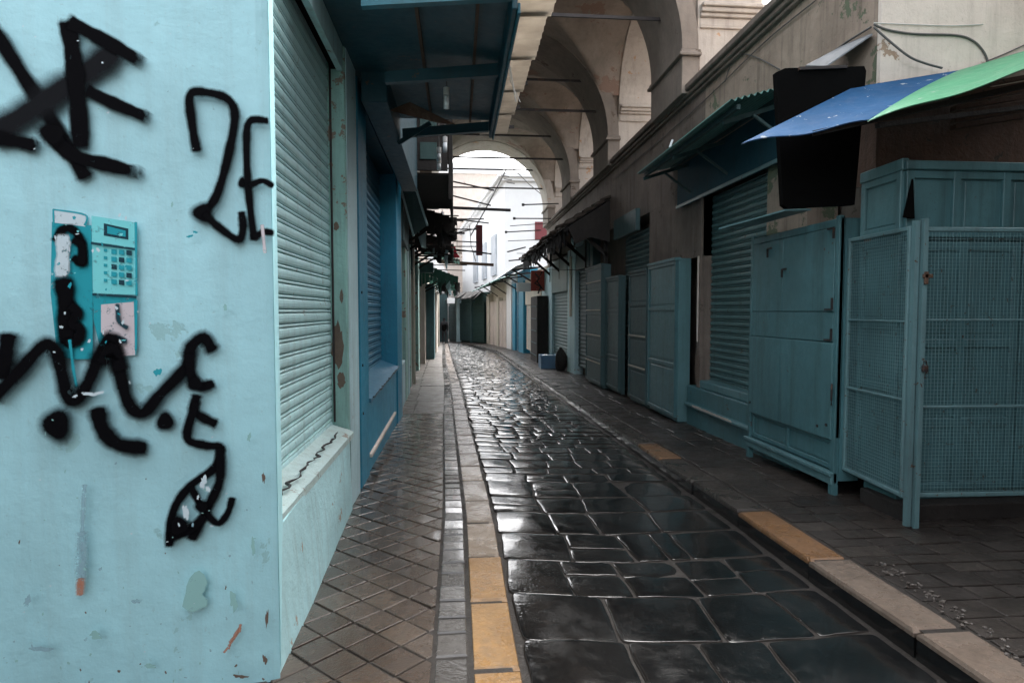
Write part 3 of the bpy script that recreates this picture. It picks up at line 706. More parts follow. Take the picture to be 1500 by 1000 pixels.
b = MB(); b.box(-.74, -.54, 4.97, 8.6, 2.98, 4.0, .006); b.build('upper_box', M['blue_can'], s2)
# big blue canopy above shops 1-2
cn = T('blue_canopy', 'big dark blue wooden canopy jutting over the left pavement', 'canopy', (-.3, 4.7, 3.0))
y0, y1, xo = 3.52, 6.12, .345; XI = -.52
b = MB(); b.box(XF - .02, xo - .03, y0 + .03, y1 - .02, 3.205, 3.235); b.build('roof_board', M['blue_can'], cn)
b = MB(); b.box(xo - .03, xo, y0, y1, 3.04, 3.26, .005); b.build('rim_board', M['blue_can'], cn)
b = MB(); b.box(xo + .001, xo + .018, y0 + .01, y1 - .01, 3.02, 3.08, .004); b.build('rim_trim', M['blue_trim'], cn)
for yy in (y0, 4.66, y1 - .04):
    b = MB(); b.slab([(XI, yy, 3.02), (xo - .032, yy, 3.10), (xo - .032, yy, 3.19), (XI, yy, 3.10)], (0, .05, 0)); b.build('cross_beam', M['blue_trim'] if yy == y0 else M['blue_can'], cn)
for xb in (.12, -.25):
    b = MB(); b.box(xb, xb + .02, y0 + .06, y1 - .05, 3.17, 3.203); b.build('batten', M['wood'], cn)
for yy in (6.05,):
    b = MB(); b.bar((-.56, yy, 2.95), (-.25, yy, 3.15), .03, .04); b.build('bracket', M['blue_can'], cn)
b = MB(); b.slab([aty(570, 162, 5.2), aty(600, 150, 5.2), aty(668, 183, 5.2), aty(640, 180, 5.2)], (0, .02, .01)); b.build('loose_board', M['wood'], cn)
# corrugated pale sheets beyond the canopy rim
cs = T('corrugated_sheeting', 'row of pale beige corrugated sheets above the blue canopy rim', 'roof sheeting', (.45, 5.4, 3.2))
ys = [3.2, 4.02, 4.72, 5.42, 6.05, 6.7]
for i in range(5):
    b = MB(); z = 3.30 - .0 * i
    a0, a1 = .25, .62 - .018 * i
    corr(b, (a0, ys[i + 1] + .06, z - .05 + .0), (a0, ys[i], z - .02), (a1, ys[i] , z + .0), (a1 , ys[i + 1] + .06, z - .03), 8, .007, .004)
    b.build('corrugated_sheet', M['sheet'], cs, smooth=True)
for i in range(6):
    b = MB(); b.bar((.2, ys[i] + .03, 3.315), (.62, ys[i] + .03, 3.335), .02, .03); b.build('batten', M['wood_dk'], cs)
b = MB(); b.tube([aty(752, 30, 3.9), aty(744, 80, 4.3), aty(756, 150, 4.3)], .004, 5); b.tube([aty(744, 80, 4.3), aty(748, 120, 4.3), aty(762, 150, 4.3)], .003, 5)
tag(b.build('dangling_string', M['cable_white']), 'thin white string dangling along the outer rim of the blue canopy', 'string')
# hanging lamps
def lamp(px, py, Y, top, ln, label):
    c = aty(px, py, Y); t = T('hanging_lamp', label, 'lamp', c, 'lamps hanging under the left canopies')
    b = MB(); b.tube([c + Vector((0, 0, -ln / 2)), c + Vector((0, 0, ln / 2 - .03))], .022 if ln > .1 else .02, 12); b.build('tube', M['lamp'], t, smooth=True)
    b = MB(); b.tube([c + Vector((0, 0, ln / 2 - .025)), c + Vector((0, 0, ln / 2 + .03))], .024, 12); b.build('socket', M['cable_white'], t)
    b = MB(); b.tube([c + Vector((0, 0, ln / 2 + .03)), Vector((c.x, c.y, top))], .004, 5); b.build('cord', M['cable'], t)
lamp(654, 147, 4.9, 3.2, .13, 'slim white lamp tube hanging from the middle beam of the blue canopy')
lamp(652, 214, 6.6, 3.5, .13, 'upper white bulb hanging on a cord behind the blue canopy')
lamp(643, 228, 6.3, 3.5, .10, 'white bulb on a long cord, upper one of the stacked pair')
lamp(643, 242, 6.35, 3.12, .09, 'white bulb at the bottom of the long cord behind the canopy')

# --- left shops beyond
def simple_shop(side, ya, yb, xa, xb, label, spec):
    """spec: dict(wall, ztop, items=[('shutter'|'door'|'pilaster'|'board'|'pipe', u0, u1, z0, z1, depth, mat)])"""
    if side < 0: m, L = frame((xa, ya), (xb, yb))
    else: m, L = frame((xb, yb), (xa, ya))
    zt = spec['ztop']; g0 = zg((ya + yb) / 2)
    t = T('shopfront', label, 'shop front', ((xa + xb) / 2, (ya + yb) / 2, g0))
    b = MB(m); b.box(0, L, -.5, -.16, g0 - .4, zt); b.build('back_wall', M[spec['wall']], t)
    for it in spec['items']:
        k, u0, u1, z0, z1, dp, mat = it
        if side > 0: u0, u1 = L - (u1 - ya) * L / (yb - ya), L - (u0 - ya) * L / (yb - ya)
        else: u0, u1 = (u0 - ya) * L / (yb - ya), (u1 - ya) * L / (yb - ya)
        b = MB(m); z0 += g0; nm = k
        if k == 'shutter': shutter(b, u0, u1, z0, z1, dp, .1, .014); nm = 'roller_shutter'
        elif k == 'door': panels(b, u0, u1, z0, z1, dp, 1 if u1 - u0 < .9 else 2, [1, 1.6, 1, 1], .06, .025)
        elif k == 'pipe': b.tube([((u0 + u1) / 2, dp + .04, z0), ((u0 + u1) / 2, dp + .04, z1)], .035)
        else: b.box(u0, u1, -.17, dp, z0, z1, .008)
        b.build(nm, M[mat], t)
    return t
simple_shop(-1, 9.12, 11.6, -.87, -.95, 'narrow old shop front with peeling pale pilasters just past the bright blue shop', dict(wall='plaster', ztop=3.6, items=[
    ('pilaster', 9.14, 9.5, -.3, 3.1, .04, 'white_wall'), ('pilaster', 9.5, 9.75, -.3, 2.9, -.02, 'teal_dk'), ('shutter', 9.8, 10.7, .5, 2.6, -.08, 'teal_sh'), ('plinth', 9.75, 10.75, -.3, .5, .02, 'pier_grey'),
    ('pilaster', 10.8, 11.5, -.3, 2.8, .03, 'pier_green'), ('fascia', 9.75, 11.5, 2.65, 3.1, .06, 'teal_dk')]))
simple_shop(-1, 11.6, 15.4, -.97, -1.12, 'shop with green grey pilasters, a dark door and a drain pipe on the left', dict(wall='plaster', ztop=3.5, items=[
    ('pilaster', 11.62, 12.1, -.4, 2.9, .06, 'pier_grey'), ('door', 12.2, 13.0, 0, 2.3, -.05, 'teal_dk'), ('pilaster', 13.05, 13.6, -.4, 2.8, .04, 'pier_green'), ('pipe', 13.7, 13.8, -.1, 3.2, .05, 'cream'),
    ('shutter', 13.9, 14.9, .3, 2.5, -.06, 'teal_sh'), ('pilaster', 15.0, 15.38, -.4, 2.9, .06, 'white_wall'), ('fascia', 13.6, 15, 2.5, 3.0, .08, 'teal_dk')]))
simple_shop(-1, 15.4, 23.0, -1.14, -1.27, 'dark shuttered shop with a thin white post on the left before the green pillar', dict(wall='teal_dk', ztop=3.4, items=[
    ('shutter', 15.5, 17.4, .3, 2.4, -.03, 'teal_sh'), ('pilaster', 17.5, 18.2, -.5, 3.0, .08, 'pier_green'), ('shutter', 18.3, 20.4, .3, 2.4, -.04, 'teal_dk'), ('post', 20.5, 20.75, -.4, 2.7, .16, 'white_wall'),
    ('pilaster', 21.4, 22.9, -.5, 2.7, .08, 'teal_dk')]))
simple_shop(-1, 23.0, 42, -1.0, -1.25, 'far left shops with a square dark green pillar and a white pillar', dict(wall='cream', ztop=3.1, items=[
    ('pillar', 23.05, 24.4, -.5, 2.35, .14, 'teal'), ('shutter', 24.6, 27.6, .2, 2.2, -.03, 'teal_dk'), ('pillar', 28, 31.5, -.5, 2.2, .12, 'white_wall'), ('door', 32, 35, 0, 2.1, -.03, 'green_dk'), ('pilaster', 35.6, 38, -.5, 2.4, .1, 'cream')]))
# upper storey walls of the left side (carry the vault)
ul = MB(); ul.box(-1.95, -1.02, 4.4, 21.3, 3.7, 4.75); ul.box(-6, -1.6, 2.6, 21.2, -1.5, 8.0); ul.box(-6, -1.6, 21.2, 60, -1.5, 4.2)  # tall rear block raised to keep out light from the left
tag(ul.build('rear_wall', M['plaster']), 'plain plaster wall rising behind and above the left shop fronts', 'wall')

# --- left clutter: box canopies, poles, awnings
def cant(name, label, cat, x0, x1, y0, y1, z0, z1, mat, rafters=True, skirt=None):
    t = T(name, label, cat, ((x0 + x1) / 2, (y0 + y1) / 2, z0))
    b = MB(); n = max(2, int((y1 - y0) / .22))
    for i in range(n):   # planks, ragged ends
        a = y0 + (y1 - y0) * i / n; c = y0 + (y1 - y0) * (i + 1) / n - .012; e = x1 + U(-.06, .05); dz = U(-.02, .02)
        b.slab([(x0, a, z1 + dz), (e, a, z0 + .14 + dz), (e, c, z0 + .14 + dz), (x0, c, z1 + dz)], (0, 0, .025))
    b.build('roof_board', M[mat], t)
    for i in range(3):
        b = MB(); yy = y0 + .05 + (y1 - y0 - .1) * i / 2
        b.bar((x0, yy, z1 - .06), (x1 - .04, yy, z0 + .08), .05, .07); b.bar((x0, yy, z0 - .3), (x0 + (x1 - x0) * .7, yy, z0 + .15), .04, .05)
        b.build('bracket', M['wood_dk'], t)
    b = MB(); xx = x0
    while xx < x1 - .05:
        wd = U(.08, .16); f = (xx - x0) / (x1 - x0); zt_ = z1 + (z0 + .14 - z1) * f
        b.slab([(xx, y0 - .03, zt_ + .03), (xx + wd, y0 - .03, zt_ + .01), (xx + wd - .01, y0 - .03, z0 - U(-.05, .18)), (xx + .01, y0 - .03, z0 - U(-.05, .15))], (0, .03, 0)); xx += wd * .97
    b.build('end_valance', M[mat], t)
    for i in range(5):
        yy = U(y0, y1); zz = U(z0 - .25, z1); b = MB(); b.bar((x0, yy, zz), (x1 + U(-.1, .35), yy + U(-.2, .2), zz + U(-.06, .06)), U(.015, .035)); b.build('awning_pole', M['iron'], t)
    for i in range(6):
        xx, yy = U(x0 + .25, x1), U(y0 - .05, y1); b = MB(); l_ = U(.12, .4); w_ = U(.05, .2)
        b.slab([(xx, yy, z0 + .1), (xx + w_, yy + .02, z0 + .08), (xx + w_ * U(.6, 1), yy + .05, z0 - l_), (xx + w_ * .3, yy - .04, z0 - l_ * U(.7, 1.2)), (xx - .02, yy, z0 - l_ * .4)], (0, .015, 0)); b.build('hanging_rag', M[random.choice(['dark_cloth', 'green_cloth', 'dark_cloth', 'wood_dk', 'pier_grey'])], t)
    if skirt:
        b = MB(); k = int((y1 - y0) / .12)
        for i in range(k):
            a = y0 + i * .12; b.slab([(x1 + .012, a, z0 + .14), (x1 + .012, a + .11, z0 + .14), (x1 + .012, a + .1, z0 - U(0, .14)), (x1 + .012, a + .02, z0 - U(0, .14))], (.012, 0, 0))
        b.build('skirt', M[skirt], t)
    return t
bx = T('dark_box_canopy', 'tall dark boxed shop canopy hanging behind the big blue canopy', 'canopy', (-.5, 10.2, 2.7))
b = MB(); b.box(-.86, -.13, 8.95, 9.0, 3.35, 4.2, .004); b.box(-.86, -.1, 9.0, 12, 4.15, 4.2); b.build('front_board', M['wood_dk'], bx)
b = MB(); b.box(-.12, -.06, 8.95, 9.02, 2.95, 4.3, .004); b.box(-.115, -.07, 9.02, 12, 3.05, 4.2); b.build('side_board', M['wood_dk'], bx)
b = MB(); b.box(-.86, -.12, 9.02, 11.9, 3.3, 3.33); b.build('floor_board', M['wood_dk'], bx)
for (xa, za) in ((-.82, 3.5), (-.52, 3.5), (-.52, 3.85)):
    b = MB(); b.box(xa, xa + .24, 8.93, 8.948, za, za + .24, .004); b.build('panel', M['green_dk'], bx)
pa = T('tilted_panel', 'pale grey green tilted panel hanging under the dark box canopy', 'awning', (-.7, 9.6, 2.7))
b = MB(); b.slab([aty(582, 256, 9.2), aty(605, 262, 9.2), aty(626, 330, 10.4), aty(606, 345, 10.4)], (.0, .03, .02)); b.build('panel_sheet', M['teal_dk'], pa)
b = MB(); b.bar(aty(582, 256, 9.2), aty(606, 345, 10.4), .03); b.bar(aty(605, 262, 9.18), aty(626, 330, 10.38), .03); b.build('panel_frame', M['pier_grey'], pa)
cant('plank_awning', 'ragged dark plank awning on the left, first beyond the dark box canopy', 'awning', -1.0, -.02, 12.1, 14.4, 2.95, 3.4, 'wood_dk', skirt='dark_cloth')
cant('plank_awning', 'ragged dark plank awning with green skirt, second beyond the dark box canopy', 'awning', -1.15, -.12, 15.0, 18.0, 2.85, 3.25, 'wood_dk', skirt='green_cloth')
cant('scalloped_awning', 'dark green scalloped awning above the green pillar on the left', 'awning', -1.25, -.02, 20.5, 24.5, 2.3, 2.9, 'green_cloth', skirt='green_cloth')
cant('scalloped_awning', 'small dark green awning farthest along the left side', 'awning', -1.25, -.1, 27, 31, 2.35, 2.8, 'green_cloth', skirt='green_cloth')
st_ = T('striped_awning', 'pale green metal awning with an upright sign above the scalloped awning', 'awning', (-.5, 20.2, 3.0))
b = MB(); corr(b, (-1.2, 19.8, 3.30), (0.08, 19.8, 2.98), (0.08, 21.6, 2.98), (-1.2, 21.6, 3.30), 12, .02, .01); b.build('sheet', M['stripe'], st_)
b = MB(); b.box(-1.0, -.45, 19.7, 19.76, 3.15, 3.45, .01); b.build('upright_sign', M['stripe'], st_)
b = MB(); b.box(-.95, -.5, 19.68, 19.695, 3.2, 3.4); b.build('sign_face', M['lamp'], st_)
rc = MB(); rc.slab([aty(660, 360, 17.), aty(667, 361, 17), aty(669, 370, 17), aty(674, 377, 17), aty(666, 378, 17), aty(662, 370, 17)], (0, .02, 0))
tag(rc.build('red_cloth', paint('red cloth', (.5, .03, .05), .2, rough=.8)), 'small red cloth caught on a pole over the left awnings', 'cloth')
# pipes and conduits hanging off the left facades (small clutter)
for i, (px, py, Y, w, h, mt, nm, lb) in enumerate([
    (612, 300, 11.8, .18, .12, 'zinc', 'meter_box', 'small pale meter box high on the left wall near the tilted panel'),
    (632, 304, 13.2, .34, .07, 'lamp', 'strip_light', 'pale strip light under the first plank awning'),
    (641, 297, 13.6, .22, .06, 'lamp', 'strip_light', 'short white strip light hanging above the first plank awning'),
    (648, 316, 14.0, .07, .18, 'lamp', 'wall_lamp', 'small upright white lamp among the left awnings'),
    (636, 350, 15.5, .10, .16, 'lamp', 'wall_lamp', 'round white lamp head among the left awnings, below the others'),
    (640, 334, 14.6, .5, .2, 'dark_cloth', 'cloth_bundle', 'dark rolled cloth bundle tied under the left awnings'),
    (655, 345, 16.5, .5, .25, 'dark_cloth', 'cloth_bundle', 'dark cloth bundle hanging farthest out among the left awnings'),
    (625, 392, 18, .4, .3, 'teal_dk', 'air_conditioner', 'boxy air conditioner on the left wall above the green pillar')]):
    c = aty(px, py, Y); b = MB(); b.box(c.x - w / 2, c.x + w / 2, c.y - .06, c.y + .06, c.z - h / 2, c.z + h / 2, .02)
    b.bar((c.x, c.y, c.z + h / 2), (c.x, c.y, c.z + h / 2 + .25), .012); b.bar((c.x - w / 3, c.y, c.z + h / 2 + .1), (-1.1, c.y, c.z + h / 2 + .12), .012)
    tag(b.build(nm, M[mt]), lb, nm.replace('_', ' '))
# poles jutting out over the street: (left px, py) -> (right px, py) at distance Y
poles = [((655, 304), (748, 308), 13.0, .055, 'thick dark pole across the far opening below the middle of the arch'),
    ((664, 214 + 52), (724, 279), 14., .03, 'thin slanting rod, upper of the two that point down to the right'),
    ((660, 286), (719, 301), 14., .03, 'thin slanting rod, lower of the two that point down to the right'),
    ((668, 321), (709, 321), 15.5, .03, 'short thin rod just under the thick dark pole'),
    ((668, 321), (716, 327), 16., .03, 'short rod dipping right under the thick dark pole'),
    ((668, 341), (702, 334), 16., .025, 'short rod rising to the maroon sign from the left awning'),
    ((660, 353), (701, 355), 17., .03, 'thin rod behind the lower half of the maroon sign'),
    ((655, 361), (707, 361), 18., .03, 'level rod crossing the bottom of the maroon sign'),
    ((640, 362), (720, 372), 16., .035, 'long thin rod dipping right below the maroon sign'),
    ((672, 385), (723, 388), 22., .10, 'thick pale brown beam low in the far opening'),
    ((766, 300), (800, 298), 17., .03, 'short rod with a knob from the right roofs, highest one'),
    ((753, 320), (790, 320), 18., .03, 'short rod with a knob from the right roofs, second from top'),
    ((747, 331), (786, 327), 19, .02, 'short thin rod from the right roofs, third from top'),
    ((741, 340), (776, 337), 19, .03, 'short rod with a knob from the right roofs, fourth from top'),
    ((744, 353), (776, 351), 20, .02, 'short thin rod from the right roofs, fifth from top'),
    ((743, 369), (770, 362), 20, .04, 'splintered lath sticking out at the edge of the tiled roof'),
    ((745, 382), (765, 380), 21, .04, 'short stub of rod just above the zinc awning'),
    ((757, 371), (830, 373), 15., .012, 'long level wire in front of the tiled roof'),
    ((770, 394), (870, 396), 14., .012, 'long level wire over the shutters on the right')]
for (a, c, Y, w, lb) in poles:
    p, q = aty(*a, Y), aty(*c, Y); b = MB(); 
    if 'from the right' in lb: q = q + Vector((.35, 0, 0))
    elif a[0] < 680 and 'wire' not in lb: p = p + (p - q).normalized() * .7
    b.bar(p, q, w * .8, w)
    if 'knob' in lb: b.bar(p - Vector((.03, 0, 0)), p + Vector((.04, 0, 0)), w * 2.2)
    tag(b.build('pole' if 'wire' not in lb else 'wire', M['iron'] if 'pale' not in lb else M['wood']), lb, 'pole' if 'wire' not in lb else 'wire', 'poles and rods over the street')
b = MB(); c = aty(702, 352, 17.2); b.box(c.x - .09, c.x + .09, c.y - .03, c.y + .03, c.z - .42, c.z + .42, .01)
ms = T('hanging_sign', 'narrow upright maroon sign hanging in the far opening', 'sign', (c.x, c.y, c.z - .42)); b.build('sign_board', M['maroon'], ms)
b = MB(); b.bar((c.x - .09, c.y, c.z + .30), (-1.0, c.y, c.z + .30), .03); b.bar((c.x - .09, c.y, c.z - .30), (-1.0, c.y, c.z - .30), .03); b.build('sign_bracket', M['iron'], ms)

# ================================================================== VAULTED PASSAGE
va = T('vaulted_passage', 'plastered groin vault on round arches and corniced piers spanning the whole street', 'arcade', (.95, 12, 4.3))
XC, RA, ZC = .95, 2.0, 4.78
ZT = 7.7; ZS, rS = 5.38, 1.35
def tarch(y0, y1):
    b = MB(); n = 40
    for k in range(n):
        a0 = math.pi * k / n; a1 = math.pi * (k + 1) / n
        p0 = (XC + RA * math.cos(a0), ZC + RA * math.sin(a0)); p1 = (XC + RA * math.cos(a1), ZC + RA * math.sin(a1))
        R2 = RA + .22
        q0 = (XC + R2 * math.cos(a0), ZC + R2 * math.sin(a0)); q1 = (XC + R2 * math.cos(a1), ZC + R2 * math.sin(a1))
        V = [(p0[0], y0, p0[1]), (p1[0], y0, p1[1]), (q1[0], y0, q1[1]), (q0[0], y0, q0[1]), (p0[0], y1, p0[1]), (p1[0], y1, p1[1]), (q1[0], y1, q1[1]), (q0[0], y1, q0[1])]
        b.add(V, [(0, 1, 2, 3), (4, 7, 6, 5), (0, 4, 5, 1), (3, 2, 6, 7)])
    return b
def spandrel(y0, y1):
    b = MB(); n = 40; R2 = RA + .215
    def pt(k):
        a = math.pi * k / n; return (XC + R2 * math.cos(a), ZC + R2 * math.sin(a))
    for k in range(n):
        p0, p1 = pt(k), pt(k + 1)
        V = [(p0[0], y0, p0[1]), (p1[0], y0, p1[1]), (p1[0], y0, ZT), (p0[0], y0, ZT), (p0[0], y1, p0[1]), (p1[0], y1, p1[1]), (p1[0], y1, ZT), (p0[0], y1, ZT)]
        b.add(V, [(0, 1, 2, 3), (4, 7, 6, 5), (0, 4, 5, 1)])
    b.box(XC + R2, 3.99, y0, y1, 6.6, ZT); b.box(-2.09, XC - R2, y0, y1, 6.6, ZT)
    return b
BAY0 = 8.0
ribs = [(8.0, 9.3), (12.0, 13.3), (16.0, 17.3), (20.0, 21.2)]
for i, (a, c) in enumerate(ribs):
    tarch(a, c).build('transverse_arch', M['vault_dk'] if i < 3 else M['jamb'], va, smooth=False)  # end arch paler: outside light on its soffit put into the colour
    spandrel(a + .08, c - .08).build('spandrel', M['vault_dk'], va)
    for sx in (1, -1):
        X = lambda v: v if sx > 0 else 2 * XC - v
        b = MB(); b.box(X(3.17), X(4.05), a + .04, c - .04, 4.2, 6.7); pr = b.build('pier', M['jamb'], va)
        b = MB(); b.box(X(2.95), X(3.19), a, c, 4.2, ZC, .006); b.build('pilaster', M['vault_dk'], va)
        b = MB(); b.box(X(2.90), X(3.2), a - .05, c + .05, ZC - .10, ZC - .055, .01); b.box(X(2.925), X(3.2), a - .025, c + .025, ZC - .06, ZC - .01, .01); b.build('impost', M['vault_dk'], pr)
        b = MB()
        for (z0, z1, o) in ((5.06, 5.09, .03), (5.09, 5.2, .012), (5.20, 5.25, .05), (5.25, 5.31, .085), (5.31, 5.36, .12)):
            b.box(X(3.195), X(4.05 + o), a + .04 - o, c - .04 + o, z0, z1 - .002, .008)
        b.build('cornice', M['jamb'], pr)
for (r0, r1) in zip(ribs, ribs[1:]):
    y0, y1 = r0[1], r1[0]; yc = (y0 + y1) / 2; rs = (y1 - y0) / 2
    def web(u, v):
        x = XC - 2.22 + 4.44 * u; y = y0 - .01 + (y1 - y0 + .02) * v
        zn = ZC + math.sqrt(max(0, 2.015 ** 2 - (x - XC) ** 2)); zv = ZS + math.sqrt(max(0, (rs + .02) ** 2 - (y - yc) ** 2)) * (1.37 / rs if rs > 0 else 1)
        return Vector((x, y, max(zn, zv)))
    b = MB(); b.grid(web, 96, 48); b.build('vault_web', M['vault'], va, smooth=True, fix=False)
    # side arches with real thickness
    for sx in (1, -1):
        X = lambda v: v if sx > 0 else 2 * XC - v
        b = MB(); n = 24; xa, xb = X(3.17), X(4.0)
        for k in range(n):
            a0, a1 = math.pi * k / n, math.pi * (k + 1) / n
            f = 1.35 / rs
            p0 = (yc + rs * math.cos(a0), ZS + rs * f * math.sin(a0)); p1 = (yc + rs * math.cos(a1), ZS + rs * f * math.sin(a1))
            V = [(xa, p0[0], p0[1]), (xa, p1[0], p1[1]), (xa, p1[0], ZT), (xa, p0[0], ZT), (xb, p0[0], p0[1]), (xb, p1[0], p1[1]), (xb, p1[0], ZT), (xb, p0[0], ZT)]
            b.add(V, [(0, 1, 2, 3), (4, 7, 6, 5), (0, 4, 5, 1)])
        b.build('side_arch', M['jamb'], va)
b = MB(); b.box(-2.2, 4.1, BAY0, 21.2, ZT, ZT + .3); b.build('roof_slab', M['plaster'], va)
b = MB(); b.box(-2.2, -1.3, BAY0 - .3, 21.2, 4.2, 5.0); b.build('parapet', M['plaster'], va)
for i, (a, c) in enumerate(ribs):
    ym = a + .6
    for z, xr in ((5.42, .64), (6.02, 1.24)):
        hw = math.sqrt(RA ** 2 - (z - ZC) ** 2) + .03
        b = MB(); b.bar((XC - hw, ym, z), (XC + hw, ym, z), .028, .045); b.build('tie_bar', M['iron'], va)
b = MB(); b.bar((3.25, 8.2, 5.9), (3.0, 10.0, 5.55), .04); b.build('iron_stub', M['iron'], va) if False else None
b = MB(); b.bar(aty(960, 66, 11.8), aty(946, 88, 12.02), .035, .045); b.build('iron_stub', M['iron'], va)

# ================================================================== RIGHT SIDE
XR = 3.12
cb = T('corner_building', 'old corner building with brown plaster side, stone ledge and chipped white front', 'building', (XR + .6, 4.4, zg(4.4)))
b = MB()
b.box(XR + .35, 4.3, 4.42, 21.5, -1.2, 4.28)
b.build('inner_wall', M['plaster'], cb)
segs = [(4.40, 6.0, 2.9), (6.0, 7.62, 2.98), (7.62, 9.45, 2.05), (9.45, 11.7, 2.95), (11.7, 14.0, 3.0), (14.0, 21.4, 3.0)]
b = MB()
for (a, c, zb) in segs[:2]: b.box(XR, XR + .36, a + .001, c, zb, 4.30)
b.build('street_wall', M['plaster_moss'], cb)
b = MB()
for (a, c, zb) in segs[2:]: b.box(XR, XR + .36, a, c, zb, 4.30)
b.build('street_wall', M['plaster'], cb)
b = MB(); b.box(XR - .05, XR + .3, 4.36, 21.3, 4.14, 4.18, .008); b.box(XR - .085, XR + .3, 4.33, 21.3, 4.18, 4.235, .01); b.box(XR - .13, 4.25, 4.30, 21.3, 4.235, 4.32, .014); b.build('ledge', M['plaster'], cb)
b = MB(); b.box(XR - .012, 7.5, 4.36, 4.399, -.3, 6.5); b.box(XR + .9, 7.5, 4.4, 4.8, -.3, 6.5); b.build('front_wall', M['white_wall'], cb)
# cables on the corner
def cable(pts, label, r=.006, mat='cable', name='cable'):
    b = MB(); P = [Vector(p) for p in pts]; Q = []
    for i in range(len(P) - 1):
        p0 = P[max(i - 1, 0)]; p1 = P[i]; p2 = P[i + 1]; p3 = P[min(i + 2, len(P) - 1)]
        for k in range(6):
            t = k / 6; Q.append(.5 * ((2 * p1) + (-p0 + p2) * t + (2 * p0 - 5 * p1 + 4 * p2 - p3) * t * t + (-p0 + 3 * p1 - 3 * p2 + p3) * t ** 3))
    Q.append(P[-1]); b.tube(Q, r, 6); tag(b.build(name, M[mat], smooth=True), label, 'cable')
fy = 4.35
cable([aty(1280, 36, fy), aty(1300, 44, fy), aty(1340, 50, fy), aty(1400, 52, fy), aty(1425, 60, fy), aty(1440, 75, fy), aty(1448, 92, fy)], 'grey cable bundle curving down the chipped white wall', .008)
cable([aty(1280, 34, fy), aty(1330, 36, fy), aty(1390, 38, fy), aty(1440, 36, fy)], 'thin upper cable stretched level on the white wall', .004, 'cable_white')
cable([aty(1280, 40, fy), aty(1300, 58, fy - .03), aty(1330, 82, fy - .06), aty(1352, 92, fy - .06), aty(1380, 100, fy - .05)], 'grey cable drooping from the wall corner to the blue sheet', .008)
cable([aty(1445, 90, fy), aty(1470, 80, fy), aty(1510, 62, fy)], 'thin cable rising to the right over the green sheet', .005)
cable([atx(1276, 40, XR - .02), atx(1240, 62, XR - .02), atx(1215, 80, XR - .02), atx(1185, 98, XR - .02)], 'dark cable run from the wall corner down to the green corrugated canopy', .008)
cable([atx(1142, 102, XR - .02), atx(1110, 85, XR - .02), atx(1086, 80, XR - .02), atx(1072, 92, XR - .02), atx(1062, 120, XR - .02)], 'thin dark cable looping on the brown plaster under the ledge', .006)
cable([atx(1196, 0, XR - .02), atx(1120, 62, XR - .02), atx(1050, 130, XR - .02), atx(990, 185, XR - .02), atx(900, 262, XR - .02)], 'long cable following the underside of the stone ledge', .006)
# zinc flashing by the corner
b = MB(); b.slab([atx(1180, 98, XR - .3), aty(1210, 99, 4.6), aty(1278, 52, 4.42), aty(1262, 54, 4.8)], (0, 0, .012)); tag(b.build('zinc_flashing', paint('dull zinc', (.12, .13, .14), .3, rough=.6, bump=.1)), 'narrow zinc sheet wedged at the corner above the black board', 'sheet')
# plinth/frontage around shutter 1 right
r1 = T('shopfront', 'teal shop front with roller shutter and chipped ledge, nearest on the right wall', 'shop front', (XR, 6.8, zg(6.8)))
m, L = frame((XR, 7.95), (XR, 4.42))     # local y points to -X
def ry(y): return 7.95 - y
b = MB(m); shutter(b, ry(7.62), ry(6.02), .42, 2.80, -.12, .082, .014); b.build('roller_shutter', M['teal_sh'], r1)
b = MB(m); b.box(ry(7.95), ry(5.3), -.3, .06, -.35, .36, .01); b.build('plinth', M['teal'], r1)
b = MB(m); b.box(ry(7.63), ry(5.5), -.12, .02, .362, .46, .01); b.build('panel', M['teal_lt'], r1)
b = MB(m)
b.box(ry(7.9), ry(5.6), .02, .12, .10, .14, .008); b.build('ledge', M['teal_lt'], r1)
b = MB(m)
for i in range(16):
    x = ry(7.6) + i * .07; b.slab([(x, .118, .118), (x + .08, .118, .12), (x + .07, .123, .143 + U(0, .01)), (x, .123, .138 + U(0, .012))], (0, .004, 0))
b.build('peeled_edge', M['white_wall'], r1)
b = MB(m); b.box(ry(7.72), ry(7.62), -.3, .03, .36, 2.85, .006); b.build('door_post', M['plaster'], r1)
b = MB(m); b.box(ry(7.70), ry(7.66), .032, .045, .95, 2.05, .004); b.build('pale_strip', M['white_wall'], r1)
b = MB(m); b.box(ry(6.02), ry(5.3), -.3, .0, .36, 2.9, .006); b.build('pier', M['plaster_moss'], r1)
b = MB(m); b.box(ry(8.4), ry(5.25), .002, .07, 2.78, 3.33, .006); b.build('fascia', paint('teal blue fascia', (.022, .075, .10), .15, rough=.7, bump=.1, spec=.12), r1)
b = MB(m); b.box(ry(8.4), ry(5.25), .07, .085, 2.76, 2.80, .004); b.build('fascia_trim', M['frame_teal'], r1)
b = MB(m)
n = 24; zc, xc_ = .62, ry(7.68)
b.add([(xc_, .034, zc)] + [(xc_ + .09 * math.cos(6.283 * k / n) * U(.6, 1.1), .034, zc + .24 * math.sin(6.283 * k / n) * U(.7, 1.1)) for k in range(n)], [(0, 1 + k, 1 + (k + 1) % n) for k in range(n)])
b.build('bare_render', MC['bare render'], r1, fix=False)
